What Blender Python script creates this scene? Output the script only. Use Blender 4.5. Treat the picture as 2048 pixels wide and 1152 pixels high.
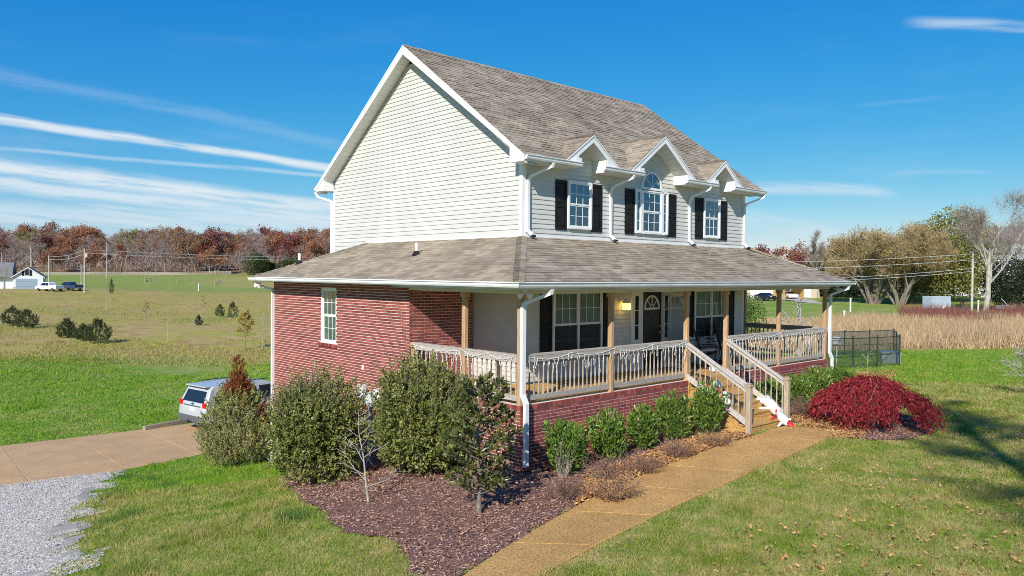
import bpy, math, random
import numpy as np
from mathutils import Vector, Matrix
random.seed(7); rng = np.random.default_rng(7)
S = bpy.context.scene; COL = S.collection
for o in list(bpy.data.objects): bpy.data.objects.remove(o)
# ------------------------------------------------------------------ camera
FPX = 1522.2; YAW, PITCH, ROLL = (math.radians(a) for a in (42.755, 1.077, .464))
CAM = np.array([-12.200, -12.868, 3.709])
FW = np.array([math.sin(YAW)*math.cos(PITCH), math.cos(YAW)*math.cos(PITCH), -math.sin(PITCH)])
_r = np.array([math.cos(YAW), -math.sin(YAW), 0.]); _u = np.cross(_r, FW)
RT = math.cos(ROLL)*_r + math.sin(ROLL)*_u; UP = -math.sin(ROLL)*_r + math.cos(ROLL)*_u
cd = bpy.data.cameras.new('camera'); cam = bpy.data.objects.new('camera', cd); COL.objects.link(cam)
cd.sensor_width = 36; cd.lens = FPX/2048*36; cd.clip_end = 5000; cd.clip_start = .1
cam.matrix_world = Matrix(((RT[0], UP[0], -FW[0], CAM[0]), (RT[1], UP[1], -FW[1], CAM[1]), (RT[2], UP[2], -FW[2], CAM[2]), (0, 0, 0, 1)))
S.camera = cam
def ray(x, y): return FW + (x-1024)/FPX*RT - (y-576)/FPX*UP
def on(x, y, ax, val):
    d = ray(x, y); return CAM + (val-CAM[ax])/d[ax]*d
# ------------------------------------------------------------------ sky, sun, exposure
SUN_EL = math.radians(32.5); SUN_AZ = math.radians(242.5)      # azimuth clockwise from +Y, towards the sun
W = bpy.data.worlds.new('World'); S.world = W; W.use_nodes = True; W.cycles.sampling_method = 'MANUAL'; W.cycles.sample_map_resolution = 256
nt = W.node_tree; N = nt.nodes; K = nt.links; N.clear()
def nn(t, **kw):
    n = N.new(t)
    for k, v in kw.items(): setattr(n, k, v)
    return n
sky = nn('ShaderNodeTexSky', sky_type='NISHITA', sun_disc=False, sun_elevation=SUN_EL, sun_rotation=SUN_AZ, altitude=300, air_density=1.0, dust_density=.0, ozone_density=1.5)
hs = nn('ShaderNodeHueSaturation'); hs.inputs['Saturation'].default_value = 1.36; hs.inputs['Hue'].default_value = .497; hs.inputs['Value'].default_value = 1.0
K.new(sky.outputs[0], hs.inputs['Color'])
tc = nn('ShaderNodeTexCoord')
def math_(op, a, b=None, c=None):
    n = nn('ShaderNodeMath', operation=op)
    for i, v in enumerate((a, b, c)):
        if v is None: continue
        if isinstance(v, (int, float)): n.inputs[i].default_value = v
        else: K.new(v, n.inputs[i])
    return n.outputs[0]
def dot_(v):
    n = nn('ShaderNodeVectorMath', operation='DOT_PRODUCT'); K.new(tc.outputs['Generated'], n.inputs[0]); n.inputs[1].default_value = tuple(v); return n.outputs['Value']
def srange(x, a, b, lo=0, hi=1):
    n = nn('ShaderNodeMapRange', interpolation_type='SMOOTHSTEP'); K.new(x, n.inputs[0])
    for i, v in enumerate((a, b, lo, hi)): n.inputs[i+1].default_value = v
    return n.outputs[0]
def unit(v): return v/np.linalg.norm(v)
def noise_(frame, scale, detail=5, rough=.6):
    # noise in a frame of three axes so that wisps stretch along the first one
    cv = nn('ShaderNodeCombineXYZ')
    for i, (ax, s) in enumerate(zip(frame, scale)): K.new(math_('MULTIPLY', dot_(ax), s), cv.inputs[i])
    n = nn('ShaderNodeTexNoise'); n.inputs['Scale'].default_value = 1; n.inputs['Detail'].default_value = detail; n.inputs['Roughness'].default_value = rough
    K.new(cv.outputs[0], n.inputs['Vector']); return n.outputs['Fac']
total = None
_d1, _d2 = unit(ray(0, 238)), unit(ray(640, 333)); _n = unit(np.cross(_d1, _d2)); _fr = (np.cross(_n, _d1), _n, _d1)
warp = math_('SUBTRACT', noise_(_fr, (6, 20, 6), 2), .5); texn = srange(noise_(_fr, (9, 110, 9), 5, .65), .22, .58)
# cirrus bands: two points on the band, half width, strength, along-band limits (dot with the first direction)
for (a, b, hw, st, ext) in [((0, 238), (640, 333), .0075, .95, (.78, .9)), ((0, 332), (640, 415), .016, .95, (.78, .9)), ((0, 362), (640, 440), .014, .8, (.78, .9)),
                       ((0, 425), (640, 455), .03, .6, (.8, .93)), ((0, 150), (620, 275), .013, .13, (.8, .95)), ((300, 322), (640, 350), .004, .4, (.87, .96)),
                       ((1905, 48), (2048, 52), .009, .5, (.9962, .9992)), ((1545, 378), (1730, 385), .011, .5, (.9955, .9985)), ((1500, 440), (1620, 462), .017, .35, (.9965, .999)),
                       ((1780, 205), (1830, 200), .004, .07, (.9985, .9997)), ((1840, 345), (1900, 343), .005, .16, (.998, .9996))]:
    d1, d2 = unit(ray(*a)), unit(ray(*b)); n = unit(np.cross(d1, d2)); c = unit(d1+d2) if a[0] > 1200 else d1; t = np.cross(n, c)
    off = math_('ADD', dot_(n), math_('MULTIPLY', warp, hw*1.6))
    prof = srange(math_('ABSOLUTE', off), hw*.1, hw, 1, 0)
    tex = texn
    m = math_('MULTIPLY', math_('MULTIPLY', prof, tex), srange(dot_(c), ext[0], ext[1], 0, st))
    total = m if total is None else math_('MAXIMUM', total, m)
thin = math_('MULTIPLY', srange(noise_((_r, np.array([0, 0, 1.]), np.cross(_r, [0, 0, 1.])), (3, 16, 3), 5, .65), .52, .82, 0, .16), srange(dot_((0, 0, 1)), .45, .02))
total = math_('MAXIMUM', total, thin)
mx = nn('ShaderNodeMix', data_type='RGBA'); K.new(total, mx.inputs['Factor']); sc_ = nn('ShaderNodeSeparateColor'); K.new(hs.outputs[0], sc_.inputs[0]); cc_ = nn('ShaderNodeCombineColor')
for i, (g_, k_) in enumerate(((1.38, 5.6), (.74, 6.4), (.32, 8.1))): K.new(math_('MULTIPLY', math_('POWER', math_('MULTIPLY', sc_.outputs[i], .115), g_), k_), cc_.inputs[i])   # photographic grade: deeper, cleaner blue
K.new(cc_.outputs[0], mx.inputs[6]); mx.inputs[7].default_value = (7.4, 8.3, 9.0, 1)
bg = nn('ShaderNodeBackground'); bg.inputs['Strength'].default_value = .085; K.new(mx.outputs[2], bg.inputs['Color'])
wo = nn('ShaderNodeOutputWorld'); K.new(bg.outputs[0], wo.inputs['Surface'])
ld = bpy.data.lights.new('sun', 'SUN'); ld.energy = 5.0; ld.angle = math.radians(.53); ld.color = (1, .955, .88)
so = bpy.data.objects.new('sun', ld); COL.objects.link(so)
TOSUN = Vector((math.sin(SUN_AZ)*math.cos(SUN_EL), math.cos(SUN_AZ)*math.cos(SUN_EL), math.sin(SUN_EL)))
so.rotation_euler = TOSUN.to_track_quat('Z', 'Y').to_euler(); so.location = (-40, -20, 40)
vs = S.view_settings; vs.view_transform = 'Standard'; vs.look = 'None'; vs.exposure = .25; vs.gamma = 1
S.render.engine = 'CYCLES'; S.cycles.max_bounces = 6; S.cycles.use_denoising = True; S.cycles.denoiser = 'OPENIMAGEDENOISE'; S.cycles.denoising_input_passes = 'RGB_ALBEDO_NORMAL'; S.cycles.denoising_prefilter = 'NONE'; S.cycles.filter_width = .9; S.cycles.use_adaptive_sampling = False; S.cycles.sample_clamp_indirect = 4; S.cycles.transparent_max_bounces = 12
# ------------------------------------------------------------------ helpers
def tag(o, label, cat, group=None):
    o['label'] = label; o['category'] = cat
    if group: o['group'] = group
    return o
def empty(name, loc=(0, 0, 0), rz=0, label=None, cat=None, group=None):
    o = bpy.data.objects.new(name, None); COL.objects.link(o); o.location = loc; o.rotation_euler = (0, 0, rz); o.empty_display_size = .2
    if label: tag(o, label, cat, group)
    return o
def put(name, me, mat=None, parent=None, loc=None, rz=0):
    if mat is not None and not me.materials: me.materials.append(mat)
    o = bpy.data.objects.new(name, me); COL.objects.link(o)
    if parent: o.parent = parent
    if loc is not None: o.location = loc
    if rz: o.rotation_euler = (0, 0, rz)
    return o
def copy_tree(o, parent=None):
    c = o.copy(); COL.objects.link(c); c.parent = parent
    for ch in list(o.children): copy_tree(ch, c)
    return c
class MB:
    def __init__(s, f=None): s.v = []; s.f = []; s.r = []; s.fn = f; s.m = []; s.mi = 0
    def add(s, vs, fs, rnd=None):
        b = len(s.v); s.v += [s.fn(*p) if s.fn else tuple(p) for p in vs]
        rnd = random.random() if rnd is None else rnd
        for q in fs: s.f.append(tuple(i+b for i in q)); s.r.append(rnd); s.m.append(s.mi)
        return s
    def box(s, x0, y0, z0, x1, y1, z1, rnd=None):
        return s.add([(x0, y0, z0), (x1, y0, z0), (x1, y1, z0), (x0, y1, z0), (x0, y0, z1), (x1, y0, z1), (x1, y1, z1), (x0, y1, z1)],
                     [(3, 2, 1, 0), (4, 5, 6, 7), (0, 1, 5, 4), (1, 2, 6, 5), (2, 3, 7, 6), (3, 0, 4, 7)], rnd)
    def quad(s, a, b, c, d, rnd=None): return s.add([a, b, c, d], [(0, 1, 2, 3)], rnd)
    def beam(s, a, b, w, h, up=(0, 0, 1), rnd=None):
        a, b, up = Vector(a), Vector(b), Vector(up); d = (b-a).normalized(); sd = d.cross(up).normalized(); u = sd.cross(d).normalized()
        vs = [tuple(p+sd*i*w/2+u*j*h/2) for p in (a, b) for i, j in ((-1, -1), (1, -1), (1, 1), (-1, 1))]
        return s.add(vs, [(0, 1, 2, 3), (7, 6, 5, 4), (0, 4, 5, 1), (1, 5, 6, 2), (2, 6, 7, 3), (3, 7, 4, 0)], rnd)
    def loft(s, rings, cap=True, rnd=None):
        n = len(rings[0]); vs = [tuple(p) for q in rings for p in q]; fs = []
        for i in range(len(rings)-1):
            for j in range(n): fs.append((i*n+j, i*n+(j+1) % n, (i+1)*n+(j+1) % n, (i+1)*n+j))
        if cap: fs.append(tuple(range(n))[::-1]); fs.append(tuple((len(rings)-1)*n+j for j in range(n)))
        return s.add(vs, fs, rnd)
    def tube(s, pts, rad, n=6, cap=True, rnd=None):
        pts = [Vector(p) for p in pts]
        if isinstance(rad, (int, float)): rad = [rad]*len(pts)
        rings = []; ref = Vector((.31, .17, .93))
        for i, p in enumerate(pts):
            d = (pts[min(i+1, len(pts)-1)]-pts[max(i-1, 0)]); d = d.normalized() if d.length > 1e-9 else Vector((0, 0, 1))
            if abs(d.dot(ref)) > .95: ref = Vector((.9, .3, .1))
            a = d.cross(ref).normalized(); b = d.cross(a)
            rings.append([p+(a*math.cos(t)+b*math.sin(t))*rad[i] for t in (k*2*math.pi/n for k in range(n))])
        return s.loft(rings, cap, rnd)
    def lathe(s, prof, c=(0, 0, 0), n=12, rnd=None):
        return s.loft([[(c[0]+r*math.cos(k*2*math.pi/n), c[1]+r*math.sin(k*2*math.pi/n), c[2]+z) for k in range(n)] for r, z in prof], True, rnd)
    def prism(s, poly, fa, fb, rnd=None):
        """poly: 2D points; fa, fb map a 2D point to the two end faces"""
        n = len(poly); vs = [fa(*q) for q in poly]+[fb(*q) for q in poly]
        return s.add(vs, [tuple(range(n))[::-1], tuple(range(n, 2*n))]+[(i, (i+1) % n, n+(i+1) % n, n+i) for i in range(n)], rnd)
    def mesh(s, name, smooth=False):
        me = bpy.data.meshes.new(name); me.from_pydata([tuple(float(q) for q in p) for p in s.v], [], s.f); 
        at = me.attributes.new('rnd', 'FLOAT', 'FACE'); at.data.foreach_set('value', np.array(s.r, dtype=np.float32))
        if any(s.m): me.polygons.foreach_set('material_index', np.array(s.m, dtype=np.int32))
        if smooth: me.polygons.foreach_set('use_smooth', np.ones(len(s.f), dtype=bool))
        me.update(); return me
    def build(s, name, mat, parent=None, smooth=False, loc=None, rz=0):
        me = s.mesh(name, smooth)
        for q in (mat if isinstance(mat, (list, tuple)) else [mat]): me.materials.append(q)
        return put(name, me, None, parent, loc, rz)
def npmesh(name, V, F, rnd=None, smooth=False, mi=None):
    """fast mesh from arrays: V (n,3), F (m,3 or 4)"""
    me = bpy.data.meshes.new(name); V = np.asarray(V, np.float32); F = np.asarray(F, np.int32); k = F.shape[1]
    me.vertices.add(len(V)); me.vertices.foreach_set('co', V.ravel()); me.loops.add(F.size); me.loops.foreach_set('vertex_index', F.ravel())
    me.polygons.add(len(F)); me.polygons.foreach_set('loop_start', np.arange(0, F.size, k, dtype=np.int32)); me.polygons.foreach_set('loop_total', np.full(len(F), k, np.int32))
    if smooth: me.polygons.foreach_set('use_smooth', np.ones(len(F), bool))
    if rnd is not None:
        at = me.attributes.new('rnd', 'FLOAT', 'FACE'); at.data.foreach_set('value', np.asarray(rnd, np.float32))
    if mi is not None: me.polygons.foreach_set('material_index', np.asarray(mi, np.int32))
    me.update(calc_edges=True); me.validate(); return me
# ------------------------------------------------------------------ materials
def mat(name, col, col2=None, scale=4., rough=.7, rnd=0., bump=0., bscale=60., metal=0., stretch=None, spec=.4, detail=4, emit=None, estr=0, coat=0, contrast=(.35, .65), rnd2=None, trans=0., speck=None, sscale=300.):
    """principled: base = mix(col, col2, noise) * (1 +- rnd by the piece) ; optional speckle; fine bump; trans = leaf translucency"""
    m = bpy.data.materials.new(name); m.use_nodes = True; t = m.node_tree; n = t.nodes; L = t.links; b = n['Principled BSDF']; out = n['Material Output']
    b.inputs['Roughness'].default_value = rough; b.inputs['Metallic'].default_value = metal; b.inputs['Specular IOR Level'].default_value = spec
    if coat: b.inputs['Coat Weight'].default_value = coat; b.inputs['Coat Roughness'].default_value = .06
    geo = n.new('ShaderNodeNewGeometry'); vec = geo.outputs['Position']
    if stretch:
        mp = n.new('ShaderNodeMapping'); mp.inputs['Scale'].default_value = stretch; L.new(vec, mp.inputs[0]); vec = mp.outputs[0]
    def rgb(c): 
        x = n.new('ShaderNodeRGB'); x.outputs[0].default_value = (*c, 1); return x.outputs[0]
    cur = rgb(col)
    def mixc(fac, a, c, blend='MIX'):
        x = n.new('ShaderNodeMix'); x.data_type = 'RGBA'; x.blend_type = blend
        if isinstance(fac, (int, float)): x.inputs['Factor'].default_value = fac
        else: L.new(fac, x.inputs['Factor'])
        L.new(a, x.inputs[6]); L.new(c, x.inputs[7]); return x.outputs[2]
    def noise(sc, lo, hi, det=detail, v=None):
        x = n.new('ShaderNodeTexNoise'); x.inputs['Scale'].default_value = sc; x.inputs['Detail'].default_value = det; L.new(v or vec, x.inputs['Vector'])
        r = n.new('ShaderNodeMapRange'); r.inputs[1].default_value = lo; r.inputs[2].default_value = hi; L.new(x.outputs['Fac'], r.inputs[0]); return r.outputs[0]
    if col2: cur = mixc(noise(scale, *contrast), cur, rgb(col2))
    if rnd or rnd2:
        at = n.new('ShaderNodeAttribute'); at.attribute_name = 'rnd'
        if rnd2: cur = mixc(at.outputs['Fac'], cur, rgb(rnd2))
        if rnd:
            r = n.new('ShaderNodeMapRange'); r.inputs[3].default_value = 1-rnd; r.inputs[4].default_value = 1+rnd
            mu = n.new('ShaderNodeMath'); mu.operation = 'FRACT'; m2 = n.new('ShaderNodeMath'); m2.operation = 'MULTIPLY'; m2.inputs[1].default_value = 7.31
            L.new(at.outputs['Fac'], m2.inputs[0]); L.new(m2.outputs[0], mu.inputs[0]); L.new(mu.outputs[0], r.inputs[0])
            cb = n.new('ShaderNodeCombineColor'); [L.new(r.outputs[0], cb.inputs[i]) for i in range(3)]
            cur = mixc(1., cur, cb.outputs[0], 'MULTIPLY')
    if speck: cur = mixc(noise(sscale, .42, .68, 2), cur, rgb(speck))
    L.new(cur, b.inputs['Base Color'])
    if bump:
        x = n.new('ShaderNodeTexNoise'); x.inputs['Scale'].default_value = bscale; x.inputs['Detail'].default_value = 3; L.new(vec, x.inputs['Vector'])
        bp = n.new('ShaderNodeBump'); bp.inputs['Strength'].default_value = min(1, bump); bp.inputs['Distance'].default_value = .01; L.new(x.outputs['Fac'], bp.inputs['Height']); L.new(bp.outputs[0], b.inputs['Normal'])
    if emit: b.inputs['Emission Color'].default_value = (*emit, 1); b.inputs['Emission Strength'].default_value = estr
    if trans:
        tr = n.new('ShaderNodeBsdfTranslucent'); L.new(cur, tr.inputs[0]); ms = n.new('ShaderNodeMixShader'); ms.inputs[0].default_value = trans
        L.new(b.outputs[0], ms.inputs[1]); L.new(tr.outputs[0], ms.inputs[2]); L.new(ms.outputs[0], out.inputs[0])
    return m
def glassmat(name, tint, fac=.35, rough=.02):
    m = bpy.data.materials.new(name); m.use_nodes = True; t = m.node_tree; n = t.nodes; L = t.links; n.remove(n['Principled BSDF']); out = n['Material Output']
    g = n.new('ShaderNodeBsdfGlossy'); g.inputs['Roughness'].default_value = rough; g.inputs['Color'].default_value = (.95, .97, 1, 1)
    tr = n.new('ShaderNodeBsdfTransparent'); tr.inputs[0].default_value = (*tint, 1)
    fr = n.new('ShaderNodeLayerWeight'); fr.inputs['Blend'].default_value = fac
    ms = n.new('ShaderNodeMixShader'); L.new(fr.outputs['Fresnel'], ms.inputs[0]); L.new(tr.outputs[0], ms.inputs[1]); L.new(g.outputs[0], ms.inputs[2]); L.new(ms.outputs[0], out.inputs[0])
    return m
m_white = mat('white_trim', (.80, .80, .79), (.72, .72, .70), 1.5, .45, bump=.05)
m_gutter = mat('gutter_white', (.78, .79, .79), (.66, .67, .66), 2.2, .35, bump=.04)
m_siding = mat('vinyl_siding', (.595, .58, .54), (.545, .53, .49), .7, .5, rnd=.035, bump=.12, bscale=7, speck=(.55, .54, .50), sscale=2.2)
m_soffit = mat('soffit', (.74, .74, .71), (.68, .67, .63), 2, .55)
m_beam = mat('cream_beam', (.66, .64, .54), (.6, .58, .48), 2, .5)
m_shingle = mat('asphalt_shingle', (.405, .335, .245), (.26, .21, .15), .9, .9, rnd=.30, bump=.5, bscale=160, speck=(.22, .18, .13), sscale=120, contrast=(.38, .7))
m_brick = mat('red_brick', (.29, .052, .043), (.19, .033, .032), 2.5, .8, rnd=.42, bump=.3, bscale=90, rnd2=(.36, .095, .07), speck=(.2, .05, .045), sscale=120)
m_mortar = mat('mortar', (.74, .64, .55), (.64, .55, .47), 12, .9, bump=.3)
m_rail = mat('weathered_wood', (.52, .47, .41), (.27, .235, .205), 3, .85, rnd=.14, bump=.35, bscale=12, stretch=(3.5, 3.5, 34), contrast=(.3, .72))
m_bal = mat('grey_baluster', (.40, .35, .295), (.25, .215, .18), 6, .85, rnd=.22, bump=.2, stretch=(20, 20, 4))
m_post = mat('cedar_post', (.56, .37, .205), (.40, .245, .13), 4, .75, rnd=.1, bump=.3, bscale=20, stretch=(16, 16, 1.3))
m_newel = mat('weathered_newel', (.50, .40, .28), (.33, .26, .18), 4, .85, bump=.3, bscale=20, stretch=(16, 16, 1.3))
m_agg = mat('exposed_aggregate', (.68, .41, .135), (.55, .32, .105), 1.6, .9, bump=.6, bscale=120, speck=(.24, .115, .03), sscale=48, rnd=.05)
m_aggpale = mat('driveway_aggregate', (.64, .42, .21), (.53, .34, .165), 1.1, .9, bump=.4, bscale=90, speck=(.32, .19, .085), sscale=45, rnd=.04)
m_joint = mat('concrete_joint', (.52, .44, .34), (.4, .33, .26), 9, .9)
m_black = mat('black_paint', (.010, .010, .011), (.015, .015, .016), 5, .6, bump=.05, spec=.2)
m_door = mat('black_door', (.016, .015, .015), None, 5, .35)
m_dark = mat('dark_interior', (.015, .017, .02), None, 3, .8)
m_blind = mat('window_blind', (.62, .64, .62), (.5, .52, .5), 3, .7)
m_curtain = mat('pale_curtain', (.22, .26, .27), (.09, .12, .13), 5, .9)
m_glass = glassmat('window_glass', (.72, .78, .82), .62); m_glass2 = glassmat('porch_glass', (.75, .8, .8), .3); m_glass3 = glassmat('side_glass', (.6, .68, .7), .12)
m_screen = mat('insect_screen', (.035, .04, .045), (.05, .055, .06), 30, .6)
m_metal = mat('galvanised', (.55, .57, .58), (.42, .44, .46), 8, .35, metal=.7)
m_steel = mat('steel', (.6, .6, .6), None, 4, .25, metal=1)
m_greybox = mat('meter_grey', (.62, .65, .66), (.5, .53, .54), 6, .5)
m_rubber = mat('black_rubber', (.02, .02, .02), None, 4, .8)
m_bark = mat('grey_bark', (.26, .21, .165), (.15, .12, .095), 9, .9, bump=.5, bscale=30)
m_palebark = mat('pale_bark', (.46, .42, .36), (.30, .27, .23), 9, .9, bump=.4, bscale=40)

def meshscreen(name, col, fac):
    m = bpy.data.materials.new(name); m.use_nodes = True; t = m.node_tree; n = t.nodes; b = n['Principled BSDF']; b.inputs['Base Color'].default_value = (*col, 1); b.inputs['Roughness'].default_value = .8
    tr = n.new('ShaderNodeBsdfTransparent'); ms = n.new('ShaderNodeMixShader'); ms.inputs[0].default_value = fac; t.links.new(tr.outputs[0], ms.inputs[1]); t.links.new(b.outputs[0], ms.inputs[2]); t.links.new(ms.outputs[0], n['Material Output'].inputs[0]); return m
m_screen = meshscreen('insect_screen', (.02, .022, .025), .72)
# ------------------------------------------------------------------ terrain
L_, D_ = 9.765, 8.627                                   # main block: length along X, depth along Y
PL, PF, PR = 1.933, 2.025, 1.693                        # porch / wing: offsets from the main walls
def pd(px, dep, z): q = CAM+ray(px, 547)*dep; return (q[0], q[1], z)
CTRL = np.array([(4.6, -3.9, .03), (-1.93, -2.1, -.27), (-1.93, .5, -.5), (3, -5, 0), (9.8, -2.1, .05), (7, -5, .02), (11, 9, -.4), (-1.95, 3.5, -1.05), (-1.95, 8.75, -2.05), (-5, 9.5, -2.15), (-5, 13, -2.3), (-10, 12.5, -2.3), (0, 16, -2.4), (4, 24, -2.4),
 (-4.2, -3.4, -.33), (-4.3, 5, -1.45), (-7, 4, -1.35), (-12, -13, -.1), (-5, -6, -.15), (0, -12, .1), (10, -10, .1), (-9.5, 0, -.85), (-13, 3, -1.5), (-20, 5, -2.0), (-16, 14, -2.4), (-25, -10, -.8), (-40, 0, -2),
 (14, -6, 0), (12.5, 2, 0), (20, 0, -.2), (16, 12, -.7), (30, 5, -.7), (25, -20, .2), (60, -30, 0), (5, 12, -1.8), (8, 30, -2),
 pd(1700, 60, -.95), pd(2000, 60, -.95), pd(1700, 108, -1), pd(2040, 108, -.9), pd(1500, 140, -.8), pd(1900, 190, .3), pd(2300, 150, .3), pd(1550, 260, 4), pd(2000, 300, 4),
 pd(0, 34, -2.4), pd(300, 42, -2.5), pd(540, 47, -2.5), pd(-200, 60, -2.3), pd(0, 66, -2.35), pd(300, 70, -2.4), pd(540, 74, -2.4), pd(-200, 150, -.5), pd(100, 155, -.45), pd(400, 160, -.9), pd(600, 160, -1.0),
 pd(0, 220, .6), pd(300, 225, .8), pd(640, 225, .6), pd(0, 285, 1.9), pd(300, 290, 2.2), pd(640, 290, 2.4), pd(0, 345, 7), pd(300, 345, 7), pd(640, 345, 8), pd(-300, 500, 16), pd(300, 520, 17), pd(800, 520, 16), pd(1024, 70, -1.7), pd(1024, 150, -1), pd(1024, 300, 3.5), pd(1500, 420, 10), pd(2100, 420, 9)])
def _phi(a, b):
    d2 = ((a[:, None, :2]-b[None, :, :2])**2).sum(-1); return -np.sqrt(d2+3.0)
_A = np.zeros((len(CTRL)+1,)*2); _A[:-1, :-1] = _phi(CTRL, CTRL); _A[:-1, -1] = 1; _A[-1, :-1] = 1
_A[:-1, :-1] -= np.eye(len(CTRL))*.15
_w = np.linalg.solve(_A, np.append(CTRL[:, 2], 0))
def gzs(P):
    P = np.asarray(P, float); out = np.empty(len(P))
    for i in range(0, len(P), 20000): out[i:i+20000] = _phi(P[i:i+20000], CTRL)@_w[:-1]+_w[-1]
    return out
def gz(x, y): return float(gzs([(x, y)])[0])
def hit(px, py, tmax=900):
    """where the ray of a photo pixel meets the ground"""
    d = ray(px, py); ts = np.concatenate([np.linspace(4, 60, 450), np.linspace(60.2, tmax, 3000)]); Q = CAM+ts[:, None]*d
    h = Q[:, 2]-gzs(Q); i = np.argmax(h < 0)
    if h[i] >= 0: return CAM+d*300
    a = h[i-1]/(h[i-1]-h[i]); t = ts[i-1]+a*(ts[i]-ts[i-1]); q = CAM+t*d; return np.array([q[0], q[1], gz(q[0], q[1])])
def gp(px, dep):
    q = CAM+ray(px, 547)*dep; return np.array([q[0], q[1], gz(q[0], q[1])])
def inpoly(P, poly):
    P = np.asarray(P); poly = np.asarray(poly); x, y = P[:, 0], P[:, 1]; r = np.zeros(len(P), bool); j = len(poly)-1
    for i in range(len(poly)):
        xi, yi, xj, yj = *poly[i][:2], *poly[j][:2]
        c = ((yi > y) != (yj > y)) & (x < (xj-xi)*(y-yi)/(yj-yi+1e-12)+xi); r ^= c; j = i
    return r
def pix(P):
    d = np.asarray(P, float)-CAM; z = d@FW; return 1024+FPX*(d@RT)/z, 576-FPX*(d@UP)/z, z
def vnoise(P, s, seed=0):
    """smooth value noise on XY"""
    g = np.random.default_rng(seed).random((64, 64)); q = np.asarray(P)[:, :2]/s+100.; i = np.floor(q).astype(int); f = q-i; f = f*f*(3-2*f); i0 = i % 64; i1 = (i+1) % 64
    a = g[i0[:, 0], i0[:, 1]]; b = g[i1[:, 0], i0[:, 1]]; c = g[i0[:, 0], i1[:, 1]]; d = g[i1[:, 0], i1[:, 1]]
    return (a*(1-f[:, 0])+b*f[:, 0])*(1-f[:, 1])+(c*(1-f[:, 0])+d*f[:, 0])*f[:, 1]
# regions on the ground (photo outlines dropped onto the terrain)
WALK_L = [hit(*q)[:2] for q in ((905, 1175), (930, 1152), (1000, 1105), (1090, 1050), (1180, 1000), (1300, 945), (1430, 896), (1515, 871))]
WALK_R = [hit(*q)[:2] for q in ((1050, 1175), (1085, 1152), (1170, 1105), (1250, 1064), (1325, 1027), (1450, 970), (1560, 921), (1672, 873))]
WALK_P = WALK_L+[hit(1575, 856)[:2]]+[hit(1680, 862)[:2]]+WALK_R[::-1]
MULCH_P = [hit(*q)[:2] for q in ((822, 1152), (800, 1085), (735, 1075), (690, 1068), (655, 1050), (640, 1025), (600, 1000), (560, 965))]+[(-2.0, 7.2), (-1.9, 1.6), (-1.9, -2), (3.8, -2), (3.8, -3.6)]+WALK_L[::-1][0:]
MULCH2_P = [(5.6, -2.0), (11.6, -2.0), (11.8, -3.0), (10.6, -4.2)]+[hit(*q)[:2] for q in ((1868, 862), (1830, 880), (1740, 885), (1690, 868), (1600, 850))]
DRIVE_P = [hit(*q)[:2] for q in ((-120, 905), (0, 893), (150, 876), (300, 858), (420, 842), (470, 832))]+[(4, 22), (4, 8.8), (-1.9, 8.9)]+[hit(*q)[:2] for q in ((432, 903), (330, 925), (232, 943), (0, 972), (-120, 990))]
GRAVEL_P = [hit(*q)[:2] for q in ((-140, 985), (0, 966), (120, 950), (234, 940), (205, 985), (160, 1030), (150, 1075), (140, 1120), (95, 1175), (0, 1260), (-200, 1260))]
HOUSE_P = [(-1.93, -2.02), (11.45, -2.02), (11.45, 9), (-1.93, 8.76)]
STEPS_P = [(3.6, -2), (5.8, -2), (5.8, -3.95), (3.6, -3.95)]
FARDRIVE_P = [hit(*q)[:2] for q in ((1490, 603), (1545, 597), (1645, 610), (1790, 634), (1830, 640), (1830, 634), (1700, 618), (1620, 600), (1560, 590), (1490, 590))]
# one sheet with a graded grid
def graded():
    a = [0.]; st = .28
    while a[-1] < 1500:
        a.append(a[-1]+st)
        if a[-1] > 26: st *= 1.07
    a = np.array(a); return np.concatenate([-a[:0:-1], a])
gx = graded()-2; gy = graded()+2
GX, GY = np.meshgrid(gx, gy, indexing='ij'); GP = np.stack([GX.ravel(), GY.ravel()], 1); GZ = gzs(GP)
far = np.hypot(GP[:, 0]+2, GP[:, 1]-2)
GZ = np.where(far > 620, GZ*np.clip(1-(far-620)/500, 0, 1)+(-2)*np.clip((far-620)/500, 0, 1), GZ)
GZ += (vnoise(GP, 9, 3)-.5)*.25*np.clip((far-30)/40, 0, 1)
inh = inpoly(GP, [(-1.6, -1.7), (11.1, -1.7), (11.1, 8.7), (-1.6, 8.4)]); GZ = np.where(inh, GZ-.25, GZ)
V = np.column_stack([GP, GZ]); nx, ny = len(gx), len(gy)
ii = (np.arange(nx-1)[:, None]*ny+np.arange(ny-1)[None]).ravel(); F = np.column_stack([ii, ii+ny, ii+ny+1, ii+1])
# ground cover weights: r = dry field, g = woodland floor / brown weeds, b = lush
u_, v_, dp = pix(V); vis = dp > 3
nz = vnoise(GP, 14, 5)*.6+vnoise(GP, 4, 6)*.4
def band(x, a, b): return np.clip((x-a)/(b-a), 0, 1)
lf = vis & (u_ < 700)
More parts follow.
